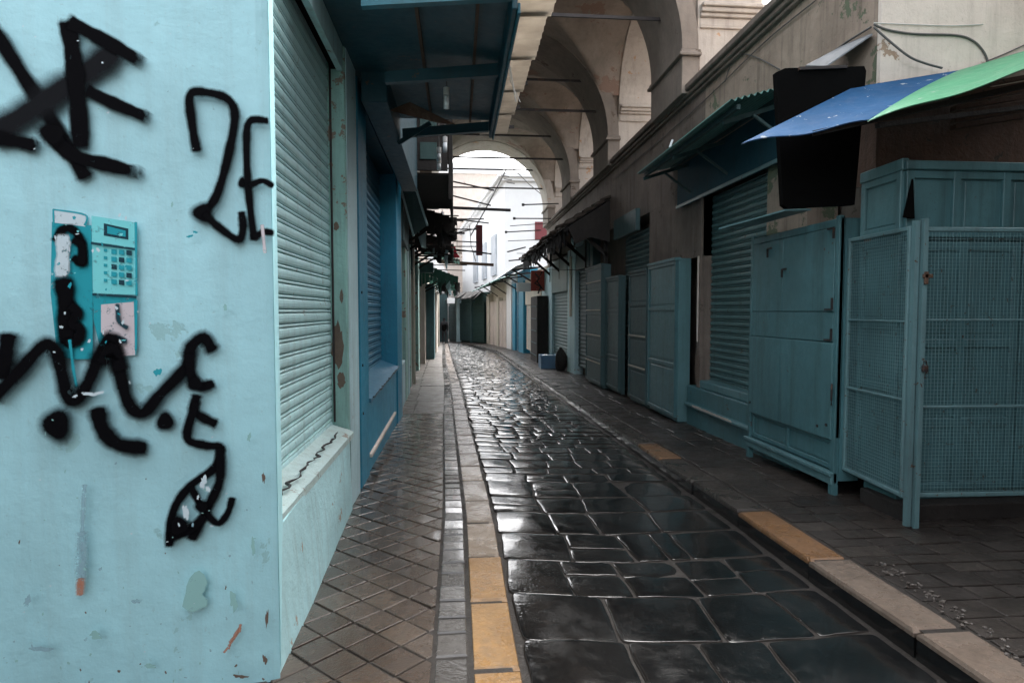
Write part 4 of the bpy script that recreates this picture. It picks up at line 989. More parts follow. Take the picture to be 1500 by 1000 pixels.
# green corrugated canopy
gc = T('corrugated_canopy', 'dark green corrugated canopy over the nearest right hand roller shutter', 'canopy', (2.7, 6.7, 3.1))
b = MB(); corr(b, (2.28, 5.05, 3.10), (XR - .01, 5.35, 3.40), (XR - .01, 8.75, 3.42), (2.36, 8.0, 3.14), 12, .012, .004, 1); b.build('corrugated_sheet', M['awn_teal'], gc)
b = MB(); b.bar((2.40, 5.15, 3.09), (2.46, 7.95, 3.12), .035, .04); b.bar((3.0, 5.35, 3.33), (3.0, 8.5, 3.35), .035, .04)
for yy in (5.5, 6.8, 7.9): b.bar((2.42, yy, 3.06), (XR, yy + .1, 3.30), .03, .04); b.bar((2.7, yy, 3.14), (XR, yy, 2.85), .025)
b.build('support_frame', M['teal_dk'], gc)
b = MB(); b.bar(aty(985, 205, 6.9), aty(981, 216, 6.9), .02); b.build('clip', M['lamp'], gc)
# cabinet A
ca = T('market_cabinet', 'tall teal wooden market cabinet on legs, right of the nearest right hand shutter', 'cabinet', (3.0, 5.2, zg(5.2)), 'teal cabinets along the right wall')
XA = 2.93; m, L = frame((XA, 5.93), (XA, 4.50))
b = MB(m); b.box(0, L, -.19, -.03, .02, 2.06); b.build('body', M['teal'], ca)
b = MB(m)
b.box(.0, L, -.035, -.002, .36, 2.06)
for x in (0, L - .05): b.box(x, x + .05, -.03, .012, .0, 2.08, .004)
b.box(.052, L - .052, -.03, .010, 2.0, 2.06, .004); b.build('front_frame', M['teal'], ca)
b = MB(m); b.box(.055, L * .43 - .003, -.01, .012, 1.345, 1.995, .004); b.build('door_leaf', M['teal_lt'] if False else M['teal'], ca)
b = MB(m); b.box(L * .43 + .003, L - .055, -.01, .014, 1.345, 1.995, .004); b.build('door_leaf', M['teal'], ca)
b = MB(m); b.box(.055, L - .055, -.01, .012, 1.105, 1.338, .004); b.build('cross_board', M['teal'], ca)
b = MB(m); b.box(.05, L - .03, -.005, .028, .34, 1.098, .005); b.box(L * .43, L * .43 + .012, .028, .031, .36, 1.09); b.build('flap', M['teal'], ca)
b = MB(m); panels(b, .055, L - .052, .10, .345, -.02, 2, [1], .04, .018); b.build('lower_panel', M['teal'], ca)
b = MB(m); b.box(.0, L, -.02, .03, -.01, .085, .005); b.box(-.01, L + .01, .03, .05, .06, .09, .004); b.build('bottom_rail', M['teal_lt'], ca)
for x in (.02, L - .03):
    b = MB(m); b.box(x - .02, x + .03, -.03, .022, zg(5) - .02, .0, .003); b.build('leg', M['teal'], ca)
b = MB(m)
for (x, z, dx, dz) in ((L - .06, 1.99, -.08, -.08), (L * .43 - .02, 1.99, -.0, -.0), (L * .43, 1.72, .07, -.07), (L - .06, 1.36, -.09, .09), (L - .06, 1.12, -.09, .09), (.35, 1.93, .07, -.08)):
    if dx: b.bar((x, .022, z), (x + dx, .022, z), .012, .014); b.bar((x, .022, z), (x, .022, z + dz), .012, .014)
for (x, z) in ((.08, .44), (L - .2, .42), (L - .08, .45)): b.tube([(x, .028, z), (x, .036, z)], .012)
b.build('hinge', M['iron'], ca)
b = MB(m); b.tube([(L - .02, .03, .62), (L + .01, .05, .66), (L + .01, .05, .74), (L - .02, .03, .78)], .008); b.build('handle', M['iron'], ca)
b = MB(); b.slab([aty(1053, 336, 5.7), aty(1150, 309, 4.95), atx(1188, 308, XA - .01), atx(1108, 330, XA - .01)], (0, 0, .014)); b.build('top_sheet', M['frame_teal'], ca)
# black board
bb = T('black_board', 'large matte black board hanging from the wall corner above the market cabinet', 'board', (2.7, 4.3, 2.1))
p = [aty(1137, 106, 4.32), aty(1150, 100, 4.32), aty(1266, 97, 4.32), aty(1269, 104, 4.32), aty(1252, 300, 4.32), aty(1154, 305, 4.32), aty(1147, 300, 4.32)]
b = MB(); b.slab(p, (0, .05, 0)); b.build('panel', M['black'], bb)
b = MB(); b.bar(aty(1170, 101, 4.31), aty(1240, 98, 4.31), .02); b.build('top_rail', M['iron'], bb)
# cage kiosk
kk = T('kiosk', 'teal panelled market kiosk behind wire mesh screens at the right edge', 'kiosk', (3.6, 3.95, zg(3.9)))
b = MB(); b.box(3.06, 5.3, 4.0, 4.34, .02, 2.33); b.build('body', M['teal'], kk)
mk, L = frame((3.03, 3.97), (5.3, 3.97))   # facing -Y
b = MB(mk); panels(b, 0, .86, .10, 1.82, 0, 2, [1.1, 1.25, 1.6], .055, .022); b.build('door_leaf', M['teal'], kk)
b = MB(mk); panels(b, .875, 2.2, .10, 1.82, 0, 2, [1.1, 1.25, 1.6], .055, .022); b.build('door_leaf', M['teal'], kk)
b = MB(mk); panels(b, 0, 1.1, 1.85, 2.30, .004, 3, [1], .055, .022); panels(b, 1.1, 2.2, 1.85, 2.30, .004, 3, [1], .055, .022); b.box(-.02, 2.25, -.02, .045, 2.30, 2.36, .006); b.build('top_panel', M['teal'], kk)
ml, L2 = frame((3.05, 4.40), (3.03, 3.975))
b = MB(ml); panels(b, -.02, L2, .10, 1.86, 0, 1, [1.6, 1, 1.4], .05, .02); b.build('side_door', M['teal'], kk)
b = MB(ml); panels(b, -.02, L2, 1.89, 2.30, .003, 1, [1], .05, .02); b.box(-.03, L2 + .02, -.02, .03, 2.30, 2.38, .006); b.build('top_panel', M['teal_lt'], kk)
b = MB(); b.slab([aty(1325, 318, 3.9), aty(1338, 262, 3.9), aty(1340, 320, 3.9)], (0, .02, 0)); b.build('dark_flap', M['black'], kk)
b = MB(); b.box(3.0, 5.3, 3.86, 4.3, -.085, .03, .008); b.build('base_plank', M['wood_dk'], kk)
# screens
def screen(p, q, z0, z1, rails, label_name):
    m, L = frame(p, q); fr = MB(m); fw = .028
    for x in (0, L - fw): fr.box(x, x + fw, -.014, .014, z0, z1, .004)
    fr.box(fw, L - fw, -.0125, .0125, z0, z0 + fw, .004); fr.box(fw, L - fw, -.0125, .0125, z1 - fw, z1, .004)
    for z in rails: fr.box(fw, L - fw, -.011, .013, z - .0065, z + .0065, .003)
    o = fr.build('screen_frame', M['frame_teal'], kk)
    w = MB(m); x = fw + .01; st = .024
    while x < L - fw: w.bar((x, -.002, z0 + fw), (x, -.002, z1 - fw), .0026, .0026); x += st
    z = z0 + fw + .01
    while z < z1 - fw: w.bar((fw, .002, z), (L - fw, .002, z), .0026, .0026); z += st
    w.build('wire_mesh', M['wire'], o, fix=False)
screen((3.0, 4.50), (2.945, 3.78), .11, 1.90, (.76, 1.28), '')
screen((2.985, 3.76), (4.05, 3.72), .12, 1.89, (.72, 1.29), '')
screen((4.07, 3.72), (5.2, 3.72), .12, 1.89, (.72, 1.29), '')
b = MB(); b.bar((2.955, 3.755, -.07), (2.955, 3.755, 1.93), .03, .035); b.build('corner_post', M['frame_teal'], kk)
b = MB(); b.bar((2.998, 3.735, -.08), (2.998, 3.735, 1.94), .03, .035); b.build('corner_post', M['frame_teal'], kk)
b = MB(); b.box(2.975, 3.04, 3.70, 3.715, 1.56, 1.585, .002); b.box(2.985, 3.01, 3.70, 3.713, 1.52, 1.60, .002); b.build('hinge', M['wood'], kk)
b = MB(); b.box(2.985, 3.025, 3.69, 3.712, .955, 1.0, .006); b.tube([(2.992, 3.70, 1.0), (2.994, 3.70, 1.025), (3.012, 3.70, 1.025), (3.016, 3.70, 1.0)], .004); b.build('padlock', M['iron'], kk)
# sheet awnings over kiosk
def sheet_awn(name, label, mat, p, sag=.02):
    t = T(name, label, 'awning', sum((Vector(v) for v in p), Vector()) / 4)
    b = MB(); a, c, d, e = map(Vector, p)
    def f(off):
        def g(u, v):
            q = (a * (1 - u) + c * u) * (1 - v) + (e * (1 - u) + d * u) * v
            return q + Vector((0, 0, off - sag * 4 * v * (1 - v) + .012 * math.sin(u * 9) * (1 - v)))
        return g
    b.grid(f(0), 20, 8); b.grid(f(-.006), 20, 8)
    b.build('sheet', M[mat], t, smooth=True, fix=False); return t
Tt = aty(1086, 210, 3.95); Tb = aty(1192, 150, 4.25); Bm = aty(1278, 176, 3.62); Bw = aty(1418, 101, 4.33)
ab = sheet_awn('sheet_awning', 'faded blue metal sheet awning over the kiosk corner', 'awn_blue', (Tt, Bm, Bw, aty(1250, 128, 4.33)), .0)
ag = sheet_awn('sheet_awning', 'bright green metal sheet awning over the kiosk', 'awn_green', (aty(1270, 178, 3.60), aty(1560, 84, 3.1), aty(1620, 40, 4.33), aty(1405, 103, 4.33)), -.02)
b = MB(); 
for i in range(7):
    a = aty(1330 + i * 30, 172 - i * 3, 3.7); b.slab([aty(1400, 128 + i * 9, 3.85 + i * .07), aty(1600, 92 + i * 10, 3.85 + i * .07), aty(1600, 97 + i * 10, 3.85 + i * .07), aty(1400, 134 + i * 9, 3.85 + i * .07)], (0, .05, 0))
b.build('ceiling_slat', M['wood'], ag)
b = MB(); b.bar(aty(1190, 196, 3.8), aty(1560, 112, 3.3), .03, .03); b.bar(aty(1285, 184, 3.68), aty(1560, 150, 4.3), .03, .03); b.build('support_rail', M['wood_dk'], ag)
b = MB(); b.box(3.10, 5.6, 4.345, 4.357, 2.3, 3.02); b.box(3.084, 3.099, 4.345, 4.6, 2.3, 3.02); b.box(5.55, 5.6, 3.0, 4.34, -.1, 3.0); b.build('back_board', M['wood'], kk)

# --- farther right cabinets
def cabinet(label, ya, yb, x, z1, mat, rows, sidemat=None, cols=1, trims=None):
    g0 = zg((ya + yb) / 2)
    t = T('market_cabinet', label, 'cabinet', (x, (ya + yb) / 2, g0), 'teal cabinets along the right wall')
    m, L = frame((x, yb), (x, ya)); b = MB(m); b.box(0, L, -(XR - x) + .005, -.03, g0 + .02, z1, .006); b.build('body', M[sidemat or mat], t)
    b = MB(m); panels(b, .01, L - .01, g0 + .08, z1 - .03, 0, cols, rows, .05, .02); b.build('door_leaf', M[mat], t)
    b = MB(m); b.box(-.01, L + .01, -.05, .035, z1 - .03, z1 + .01, .004); b.build('top_rail', M[sidemat or mat], t)
    if trims:
        b = MB(m)
        for z in trims: b.box(.06, L - .06, .02, .03, z, z + .025)
        b.build('pale_trim', M['cream'], t)
    return t
cabinet('teal box cabinet with light on its side put into a paler teal, beside the bare plaster post on the right', 8.0, 9.2, 2.92, 2.05, 'teal', [1.1, 1.2, 1], 'teal_lt')  # lighter teal on the side carries the light falling there
cabinet('narrow dark teal cabinet just beyond the teal box cabinet with lightened side', 9.28, 10.3, 2.93, 2.0, 'teal_dk', [1, 1, 1, 1], trims=(.42, .93))
r2 = T('shopfront', 'dark shutter shop behind two narrow cabinets on the right', 'shop front', (XR, 10.7, zg(10.7)))
m, L = frame((XR, 11.75), (XR, 9.45))
b = MB(m); shutter(b, .1, 1.9, .1, 2.75, -.12, .09, .014); b.build('roller_shutter', M['teal_dk'], r2)
b = MB(m); b.box(1.9, 2.3, -.3, -.005, -.4, 2.95); b.build('pier', M['plaster'], r2)
b = MB(m); b.box(-.1, 1.4, .002, .08, 2.72, 3.1, .01); b.build('fascia', M['teal_dk'], r2)
cabinet('dark grey green cabinet in the gap before the cabinet with pale trims', 11.2, 12.2, 3.0, 2.0, 'teal_dk', [1, 1.4, 1])
cabinet('grey cabinet with four pale horizontal trims on the right wall', 12.3, 13.8, 2.93, 2.3, 'teal_dk', [1, 1, 1, 1, 1], trims=(.25, .82, 1.35, 1.95))
simple_shop(1, 13.95, 17.0, XR, XR, 'shop with dark green roller shutter under the tiled roof, nearer of two', dict(wall='plaster', ztop=3.2, items=[
    ('pilaster', 13.96, 14.3, -.4, 3.0, .02, 'teal_dk'), ('shutter', 14.3, 15.9, .2, 2.7, -.06, 'teal_dk'), ('pilaster', 15.9, 16.98, -.4, 3.0, .06, 'pier_grey'), ('fascia', 14.3, 15.9, 2.7, 3.15, .04, 'teal_dk'), ('board', 16.3, 16.5, 1.5, 2.8, .10, 'cream')]))
simple_shop(1, 17.0, 22.3, XR, XR, 'shop with pale green roller shutter under the tiled roof, farther of two', dict(wall='plaster', ztop=3.1, items=[
    ('shutter', 17.1, 19.9, .2, 2.3, -.04, 'teal_sh'), ('pilaster', 19.9, 22.28, -.4, 2.8, .05, 'pier_grey'), ('fascia', 17.1, 19.9, 2.3, 2.9, .06, 'teal_sh')]))
simple_shop(1, 22.3, 27.2, XR, XR - .05, 'shop with a cream roller shutter below a red and white sign', dict(wall='cream', ztop=3.0, items=[
    ('shutter', 22.9, 27.0, .15, 2.05, .02, 'cream_sh'), ('fascia', 22.4, 27.1, 2.1, 2.7, .08, 'cream')]))
simple_shop(1, 27.2, 31.3, XR - .05, XR - .2, 'far shop front with strong blue pilasters', dict(wall='blue', ztop=3.3, items=[
    ('pilaster', 27.3, 28.8, -.6, 2.7, .14, 'blue'), ('door', 28.9, 30, 0, 2.3, .05, 'blue_sh'), ('pilaster', 30.1, 31.2, -.6, 2.7, .14, 'blue')]))
simple_shop(1, 31.3, 40.5, XR - .25, 2.0, 'far cream fronted shops with two brown doors where the street bends', dict(wall='cream', ztop=3.2, items=[
    ('pilaster', 31.4, 32.8, -.7, 3.1, .12, 'white_far'), ('door', 33.2, 35.4, -.1, 1.9, .06, 'beige_far'), ('pilaster', 35.5, 36.2, -.7, 2.1, .12, 'cream'), ('door', 36.3, 39.0, -.1, 1.9, .06, 'beige_far'), ('pilaster', 39.2, 40.3, -.7, 2.4, .12, 'cream')]))
simple_shop(1, 40.5, 46.5, 1.9, -.75, 'dark green closed shops facing up the street at its far end', dict(wall='green_dk', ztop=2.6, items=[
    ('shutter', 40.8, 42.4, .1, 1.9, 0, 'green_dk'), ('pilaster', 42.45, 42.7, -.5, 2.2, .1, 'teal_dk'), ('shutter', 42.8, 44.4, .1, 1.9, 0, 'teal_dk'), ('post', 44.5, 44.7, -.5, 2.2, .16, 'pier_grey'), ('shutter', 44.8, 46.3, .1, 1.7, 0, 'teal_dk')]))
b = MB(); b.box(-3.5, -.7, 45, 45.4, -1.5, 2.6); tag(b.build('end_wall', M['teal_dk']), 'dark wall closing the far left end of the street behind the person', 'wall')
# items
t = T('dark_cabinet', 'narrow tall nearly black cabinet beside the cream roller shutter', 'cabinet', (2.85, 21.9, zg(21.9)))
b = MB(); b.box(2.68, 3.05, 20.6, 22.4, zg(22), 1.85, .01); b.build('body', M['wood_dk'], t)
b = MB(); 
for i in range(5): b.box(2.66, 2.679, 20.7, 22.3, -.2 + i * .42, -.2 + i * .42 + .03)
b.build('batten', M['teal_dk'], t)
t = T('graffiti_sign', 'red and white sign board with a dark scrawl over the cream shutter', 'sign', (2.8, 21.5, 2.0))
b = MB(); c0, c1 = aty(778, 396, 21.6), aty(798, 396, 21.6); b.box(c0.x, c1.x, 21.6, 21.7, aty(780, 426, 21.6).z, c0.z, .01); b.build('red_panel', M['red'], t)
b = MB(); b.box(aty(757, 0, 21.62).x, c0.x - .005, 21.62, 21.7, aty(780, 427, 21.6).z, aty(780, 414, 21.6).z, .01); b.build('white_panel', M['lamp'], t)
b = MB(); zz = [aty(784, 400, 21.6), aty(790, 408, 21.6), aty(783, 415, 21.6), aty(792, 420, 21.6), aty(788, 430, 21.6)]; zz = [v + Vector((0, -.02, 0)) for v in zz]; b.tube(zz, .03, 5)
b.tube([aty(794, 398, 21.58), aty(787, 412, 21.58), aty(795, 424, 21.58)], .025, 5); b.build('scrawl', M['iron'], t)
t = T('plastic_crate', 'blue grey plastic box with white lining standing on the right pavement', 'box', (2.75, 18.2, zg(18.2)))
g0 = zg(18.2)
b = MB()
for (a, c, d, e) in ((2.45, 2.95, 17.9, 17.93), (2.45, 2.95, 18.47, 18.5), (2.45, 2.48, 17.93, 18.47), (2.92, 2.95, 17.93, 18.47)): b.box(a, c, d, e, g0, g0 + .40, .006)
b.box(2.47, 2.93, 17.92, 18.48, g0, g0 + .03); b.box(2.43, 2.97, 17.885, 17.9, g0 + .33, g0 + .40, .004); b.build('shell', M['bluebox'], t)
b = MB(); b.grid(lambda u, v: Vector((2.48 + .44 * u, 17.93 + .54 * v, g0 + .37 + .04 * math.sin(7 * u + 3 * v) * math.cos(5 * v))), 8, 8); b.build('lining', M['lamp'], t)
t = T('rubbish_sack', 'dark slumped sack leaning by the blue grey box', 'sack', (2.95, 17.1, zg(17.1)))
b = MB(); g0 = zg(17.1)
def sk(u, v):
    a = 2 * math.pi * u; z = v; r = .17 * math.sin(math.pi * min(1, .12 + z * .86)) ** .5 * (1 + .12 * math.sin(3 * a + z * 4)); return Vector((2.9 + r * math.cos(a), 17.1 + r * math.sin(a), g0 + .62 * z))
b.grid(sk, 20, 12); b.build('sack_body', M['wood_dk'], t, smooth=True)
b = MB(); b.tube([(2.9, 17.1, g0 + .58), (2.89, 17.1, g0 + .66)], .04); b.build('knot', M['iron'], t)
# loose paper scraps
for i, (px, py, lb) in enumerate([(846, 547, 'small white scrap of paper at the foot of the dark shutter'), (897, 560, 'scrap of pale litter below the narrow dark cabinets')]):
    r = ray(px, py); tt = -H / (r.z + .02 * r.y); q = Vector((0, 0, H)) + r * tt; b = MB()
    b.slab([q + Vector((-.08, 0, .012)), q + Vector((.05, -.05, .012)), q + Vector((.1, .06, .03)), q + Vector((-.03, .07, .02))], (0, 0, .006)); tag(b.build('paper_scrap', M['lamp']), lb, 'litter')
# tiled lean-to roof
tr = T('tiled_roof', 'dark ragged tiled lean-to roof over the two green shutters on the right', 'roof', (2.6, 16, 3.1))
b = MB(); n = 44
for i in range(n):
    ya = 12.4 + 8.4 * i / n; w = 8.4 / n; e = 2.12 + U(-.07, .09); dz = U(-.03, .02)
    for k in range(5):
        xa = e + (XR - e) * k / 5; xb = e + (XR - e) * (k + 1) / 5 + .06; za = 3.06 + .62 * k / 5 + dz + .02; zb = 3.06 + .62 * (k + 1) / 5 + dz
        yc = ya + w / 2
        vs = []
        for (x, z) in ((xa, za), (xb, zb)):
            for j in range(5): t_ = math.pi * j / 4; vs.append((x, yc + w * .52 * math.cos(t_), z + w * .3 * math.sin(t_)))
        b.add(vs, [(j, j + 1, 5 + j + 1, 5 + j) for j in range(4)])
b.build('tile_course', M['tile_dk'], tr, fix=False)
b = MB(); b.slab([(2.15, 12.4, 3.02), (XR, 12.4, 3.63), (XR, 20.8, 3.63), (2.15, 20.8, 3.02)], (0, 0, .02)); b.build('deck', M['wood_dk'], tr)
b = MB()
for i in range(14):
    yy = 12.5 + i * .62; b.bar((2.14 + U(-.08, .04), yy, 2.98), (XR, yy, 3.55), .05, .07)
for i in range(5):
    yy = 12.7 + i * 1.9; b.bar((XR, yy, 2.5), (2.45, yy, 3.08), .07, .07); b.bar((XR - .03, yy, 2.3), (XR - .03, yy, 3.5), .07)
b.build('rafter', M['wood_dk'], tr)
b = MB()
for i in range(30):
    yy = U(12.6, 20.6); x = 2.2 + U(-.08, .3); b.bar((x, yy, 3.04), (x + U(-.1, .05), yy + U(-.2, .2), 3.04 - U(.08, .35)), U(.01, .04))
b.build('hanging_lath', M['wood_dk'], tr)
b = MB(); yy = 12.45
while yy < 20.7:
    wd = U(.12, .3); b.slab([(2.22, yy, 3.06), (2.22, yy + wd, 3.06), (2.22 + U(0, .06), yy + wd - .01, 3.06 - U(.12, .42)), (2.22 + U(0, .06), yy + .01, 3.06 - U(.12, .42))], (.015, 0, 0)); yy += wd * .98
b.build('dark_skirt', M['dark_cloth'], tr)  # dark skirt added to darken the space beneath the roof
b = MB(); b.slab([(2.24, 12.42, 3.04), (XR - .01, 12.42, 3.6), (XR - .01, 12.42, 2.75), (2.7, 12.42, 2.85), (2.4, 12.42, 2.7)], (0, .03, 0)); b.build('dark_end_board', M['wood_dk'], tr)  # dark panel standing in for the shade under the roof end
b = MB(); c = aty(846, 352, 13.5); b.tube([c + Vector((0, -.05, 0)), c + Vector((0, .05, 0))], .14, 16); b.bar(c, c + Vector((.4, 0, .2)), .03); tag(b.build('round_sign', M['pier_grey']), 'small round pale disc sign hanging under the tiled roof', 'sign')
# zinc awning
za_ = T('zinc_awning', 'long pale zinc awning on struts beyond the tiled roof', 'awning', (2.3, 27, 2.9))
b = MB(); corr(b, (1.98, 21.2, 2.88), (1.95, 31.2, 2.95), (XR, 31.2, 3.4), (XR, 21.2, 3.3), 40, .025, .01); b.build('sheet', M['zinc'], za_)
b = MB(); corr(b, (1.9, 31.4, 2.9), (.95, 40.3, 2.6), (2.3, 41, 3.1), (XR, 31.4, 3.3), 30, .025, .01); b.build('sheet', M['awn_teal'], za_)
for yy, xe, xw in ((22.5, 2.0, 3.1), (26, 2.0, 3.1), (29, 2.0, 3.05), (33, 1.7, 2.7), (36.5, 1.4, 2.4), (39.5, 1.1, 2.1)):
    b = MB(); b.bar((xe, yy, 2.85), (xw, yy, 2.2), .06); b.bar((xe, yy, 2.84), (xw, yy, 2.95), .06); b.build('strut', M['iron'], za_)
b = MB(); n = 16
for i in range(n):
    f = i / n; x = 1.2 - 2.0 * f; y = 40.2 + 4.2 * f; b.slab([(x, y, 2.2 + U(-.1, .1)), (x - .2, y + .3, 2.1 + U(-.1, .1)), (x + .3, y + 1.4, 2.6), (x + .5, y + 1.2, 2.65)], (0, 0, .04))
tag(b.build('ragged_awning', M['wood_dk']), 'ragged dark awning over the dark green shops at the far end', 'awning')
b = MB(); c0 = aty(655, 440, 41); b.box(c0.x, c0.x + .5, 41, 41.1, c0.z - .2, c0.z + .15, .01); tag(b.build('small_white_sign', M['lamp']), 'small white rectangular sign hanging above the person', 'sign')

# ================================================================== FAR BUILDINGS
wh = T('white_house', 'tall white rendered house with plain cornice rising beyond the arch', 'house', (8, 50, -1))
cx_, cy_ = 3.25, 42.
zt = 1.35 + 193 / 900 * 42
b = MB(); b.slab([(cx_, cy_, -2), (16, cy_, -2), (16, 72, -2), (.6, 72, -2)], (0, 0, zt + 2)); b.build('wall', M['white_far'], wh)
b = MB(); b.slab([(cx_ - .25, cy_ - .3, zt - .25), (16.3, cy_ - .3, zt - .25), (16.3, 72.3, zt - .25), (.3, 72.3, zt - .25)], (0, 0, .22)); b.slab([(cx_ - .45, cy_ - .5, zt - .03), (16.3, cy_ - .5, zt - .03), (16.3, 72.3, zt - .03), (.1, 72.3, zt - .03)], (0, 0, .25)); b.build('cornice', M['white_far'], wh)
b = MB(); b.box(5.3, 6.3, cy_ - .1, cy_ + .05, 6.2, 7.4, .01); b.build('window_shutter', M['maroon'], wh)
for k, (f0, f1) in enumerate(((.12, .2), (.3, .38), (.5, .6))):
    b = MB(); dx, dy = (.6 - cx_), (72 - cy_); a = Vector((cx_ + dx * f0 - .03, cy_ + dy * f0, 0)); c = Vector((cx_ + dx * f1 - .03, cy_ + dy * f1, 0))
    b.slab([a + Vector((-.1, 0, 4.0)), c + Vector((-.1, 0, 4.0)), c + Vector((-.1, 0, 7.)), a + Vector((-.1, 0, 7.))], (.12, 0, 0)); b.build('window', M['zinc'], wh)
bh = T('beige_house', 'tall weathered beige house wall at the far end under the sky', 'house', (-2, 74, -1.5))
zt2 = 1.35 + 212 / 900 * 74
b = MB(); b.box(-14, 5.5, 74, 84, -2, zt2 - 1.2); b.build('wall', M['beige_far'], bh)
b = MB(); b.box(-14.2, 5.7, 73.7, 84.2, zt2 - 1.2, zt2 - .9); b.box(-14, 5.5, 73.85, 84, zt2 - .9, zt2, .02); b.build('parapet', M['white_far'], bh)
lw = MB(); lw.slab([(-1.6, 46, -2), (-6, 46, -2), (-6, 72, -2), (-.9, 72, -2)], (0, 0, 7.5)); tag(lw.build('left_house', M['white_far']), 'low white house behind the far end of the left shops', 'house')
# sky-line aerial
an = T('aerial', 'thin slanting television aerial mast in front of the white houses', 'aerial', aty(700, 330, 30))
b = MB(); p, q = aty(689, 346, 30), aty(742, 248, 30); b.tube([p, aty(712, 305, 30), q], .04, 6); b.build('mast', M['cable'], an)
b = MB()
for dx, dy in ((-4, 5), (0, 10), (4, 15)): a = aty(738 + dx, 252 + dy, 30); b.bar(a, aty(750 + dx, 254 + dy, 30), .04)
b.build('aerial_rod', M['cable'], an)
b = MB(); b.tube([aty(750, 245, 26), aty(775, 270, 26), aty(792, 284, 26)], .02, 5); tag(b.build('wire', M['cable']), 'faint wire slanting down to the right in the top of the arch', 'wire')
b = MB(); b.tube([aty(688, 330, 28), aty(690, 360, 28), aty(697, 383, 28)], .02, 5); tag(b.build('wire', M['cable']), 'thin loose wire hanging before the white house below the rods', 'wire')

# ================================================================== UNSEEN HOUSES AND AWNING ADDED TO CUT THE NEAR LIGHT
b = MB(); b.box(3.9, 9, -8, 2.9, -.3, 8.5); b.slab([(1.95, -8, 2.75), (3.9, -8, 3.1), (3.9, 1.8, 3.1), (1.95, 1.8, 2.75)], (0, 0, .12)); tag(b.build('side_blocker', M['plaster']), 'plain light-blocking house and awning added on the right, outside the picture', 'house')
b = MB(); b.box(-8, 9, -8.6, -8.05, -.3, 3.2); tag(b.build('rear_blocker', M['plaster']), 'plain light-blocking house added across the lane behind the viewpoint', 'house')
b = MB(); b.box(-8, -3.4, -8, 1.2, -.3, 3.4); tag(b.build('side_blocker', M['plaster']), 'plain light-blocking house added on the left, outside the picture', 'house')
b = MB(); b.box(7.6, 12, 4.9, 30, -.8, 4.6); tag(b.build('side_blocker', M['plaster']), 'plain light-blocking house added behind the corner building, outside the picture', 'house')

# ================================================================== PERSON (far, walking away)
g0 = zg(42); P0 = Vector((-.85, 40, zg(40)))
pe = T('person', 'distant person in dark clothes walking along the far end of the street', 'person', P0)
def skin_mesh(name, pts, edges, rad, mat, parent):
    me = bpy.data.meshes.new(name); bm = bmesh.new(); lay = bm.verts.layers.skin.verify(); vs = [bm.verts.new(p) for p in pts]
    for a, c in edges: bm.edges.new((vs[a], vs[c]))
    for v, r in zip(vs, rad): v[lay].radius = r if isinstance(r, tuple) else (r, r)
    vs[0][lay].use_root = True
    bm.to_mesh(me); bm.free(); o = bpy.data.objects.new(name, me); COL.objects.link(o); o.parent = parent
    o.modifiers.new('skin', 'SKIN'); s = o.modifiers.new('sub', 'SUBSURF'); s.levels = 2; s.render_levels = 2; me.materials.append(mat)
    return o
pts = [(0, 0, .92), (0, 0, 1.15), (0, 0, 1.38), (0, 0, 1.47), (0, .01, 1.56), (0, .01, 1.66),
       (-.09, 0, .88), (-.10, .10, .50), (-.10, .02, .08), (-.10, .14, .03), (.09, 0, .88), (.10, -.08, .50), (.10, -.24, .12), (.10, -.14, .04),
       (-.17, 0, 1.40), (-.22, -.05, 1.14), (-.22, .05, .90), (-.22, .08, .80), (.17, 0, 1.40), (.22, .05, 1.14), (.22, .14, .92), (.22, .17, .83)]
ed = [(0, 1), (1, 2), (2, 3), (3, 4), (4, 5), (0, 6), (6, 7), (7, 8), (8, 9), (0, 10), (10, 11), (11, 12), (12, 13), (2, 14), (14, 15), (15, 16), (16, 17), (2, 18), (18, 19), (19, 20), (20, 21)]
rd = [.14, .13, .15, .055, .085, .09, .09, .06, .045, .04, .09, .06, .045, .04, .06, .045, .035, .035, .06, .045, .035, .035]
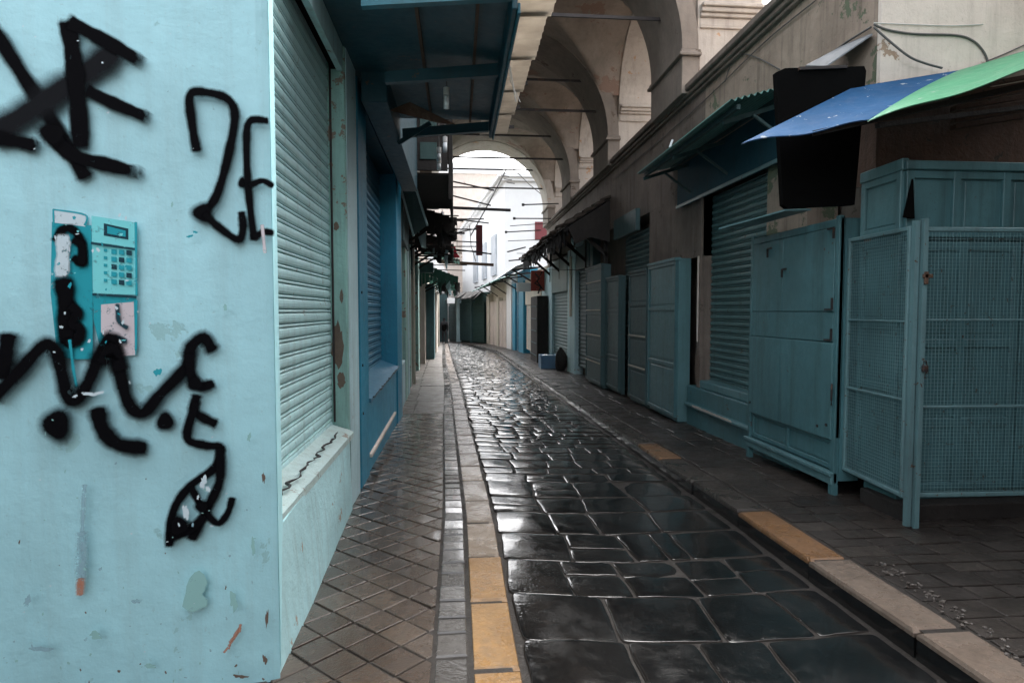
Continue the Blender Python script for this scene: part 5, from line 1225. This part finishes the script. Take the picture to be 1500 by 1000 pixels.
skin_mesh('body', pts, ed, rd, M['dark_cloth'], pe)
skin_mesh('coat', [(0, 0, .78), (0, 0, 1.1), (0, 0, 1.36)], [(0, 1), (1, 2)], [(.2, .15), (.18, .14), (.2, .14)], M['black'], pe)
skin_mesh('hair', [(0, -.01, 1.62), (0, -.01, 1.68)], [(0, 1)], [.1, .085], M['black'], pe)
pe.rotation_euler[2] = 0

# ================================================================== CAMERA, LIGHT
cd = bpy.data.cameras.new('camera'); cam = bpy.data.objects.new('camera', cd); COL.objects.link(cam)
cam.location = (0, 0, H); cd.sensor_width = 36; cd.lens = 36 * F / 1500; cd.clip_start = .05; cd.clip_end = 1000
cam.rotation_euler = (math.pi / 2 - PSI, 0, -PHI)
S.camera = cam
w = bpy.data.worlds.new('World'); S.world = w; w.use_nodes = True; nt = w.node_tree
EL, AZ = math.radians(50), math.radians(25)
sky = nt.nodes.new('ShaderNodeTexSky'); sky.sky_type = 'NISHITA'; sky.sun_disc = False; sky.sun_elevation = EL; sky.sun_rotation = AZ
sky.air_density = 1.0; sky.dust_density = 5.; sky.ozone_density = 1.0
hs = nt.nodes.new('ShaderNodeHueSaturation'); hs.inputs['Saturation'].default_value = .25
nt.links.new(sky.outputs[0], hs.inputs['Color']); bg = nt.nodes['Background']; nt.links.new(hs.outputs[0], bg.inputs[0]); bg.inputs[1].default_value = .15
sd = bpy.data.lights.new('sun', 'SUN'); sd.energy = .5; sd.angle = math.radians(60); sd.color = (1, .97, .93); so = bpy.data.objects.new('sun', sd); COL.objects.link(so)
dirv = Vector((math.sin(AZ) * math.cos(EL), math.cos(AZ) * math.cos(EL), math.sin(EL)))
so.rotation_euler = dirv.to_track_quat('Z', 'Y').to_euler(); so.location = (0, -5, 12)
S.view_settings.view_transform = 'Standard'; S.view_settings.look = 'None'; S.view_settings.gamma = 1
S.view_settings.exposure = 2.75
S.cycles.max_bounces = 8; S.cycles.diffuse_bounces = 5; S.cycles.transparent_max_bounces = 40
S.cycles.use_denoising = True
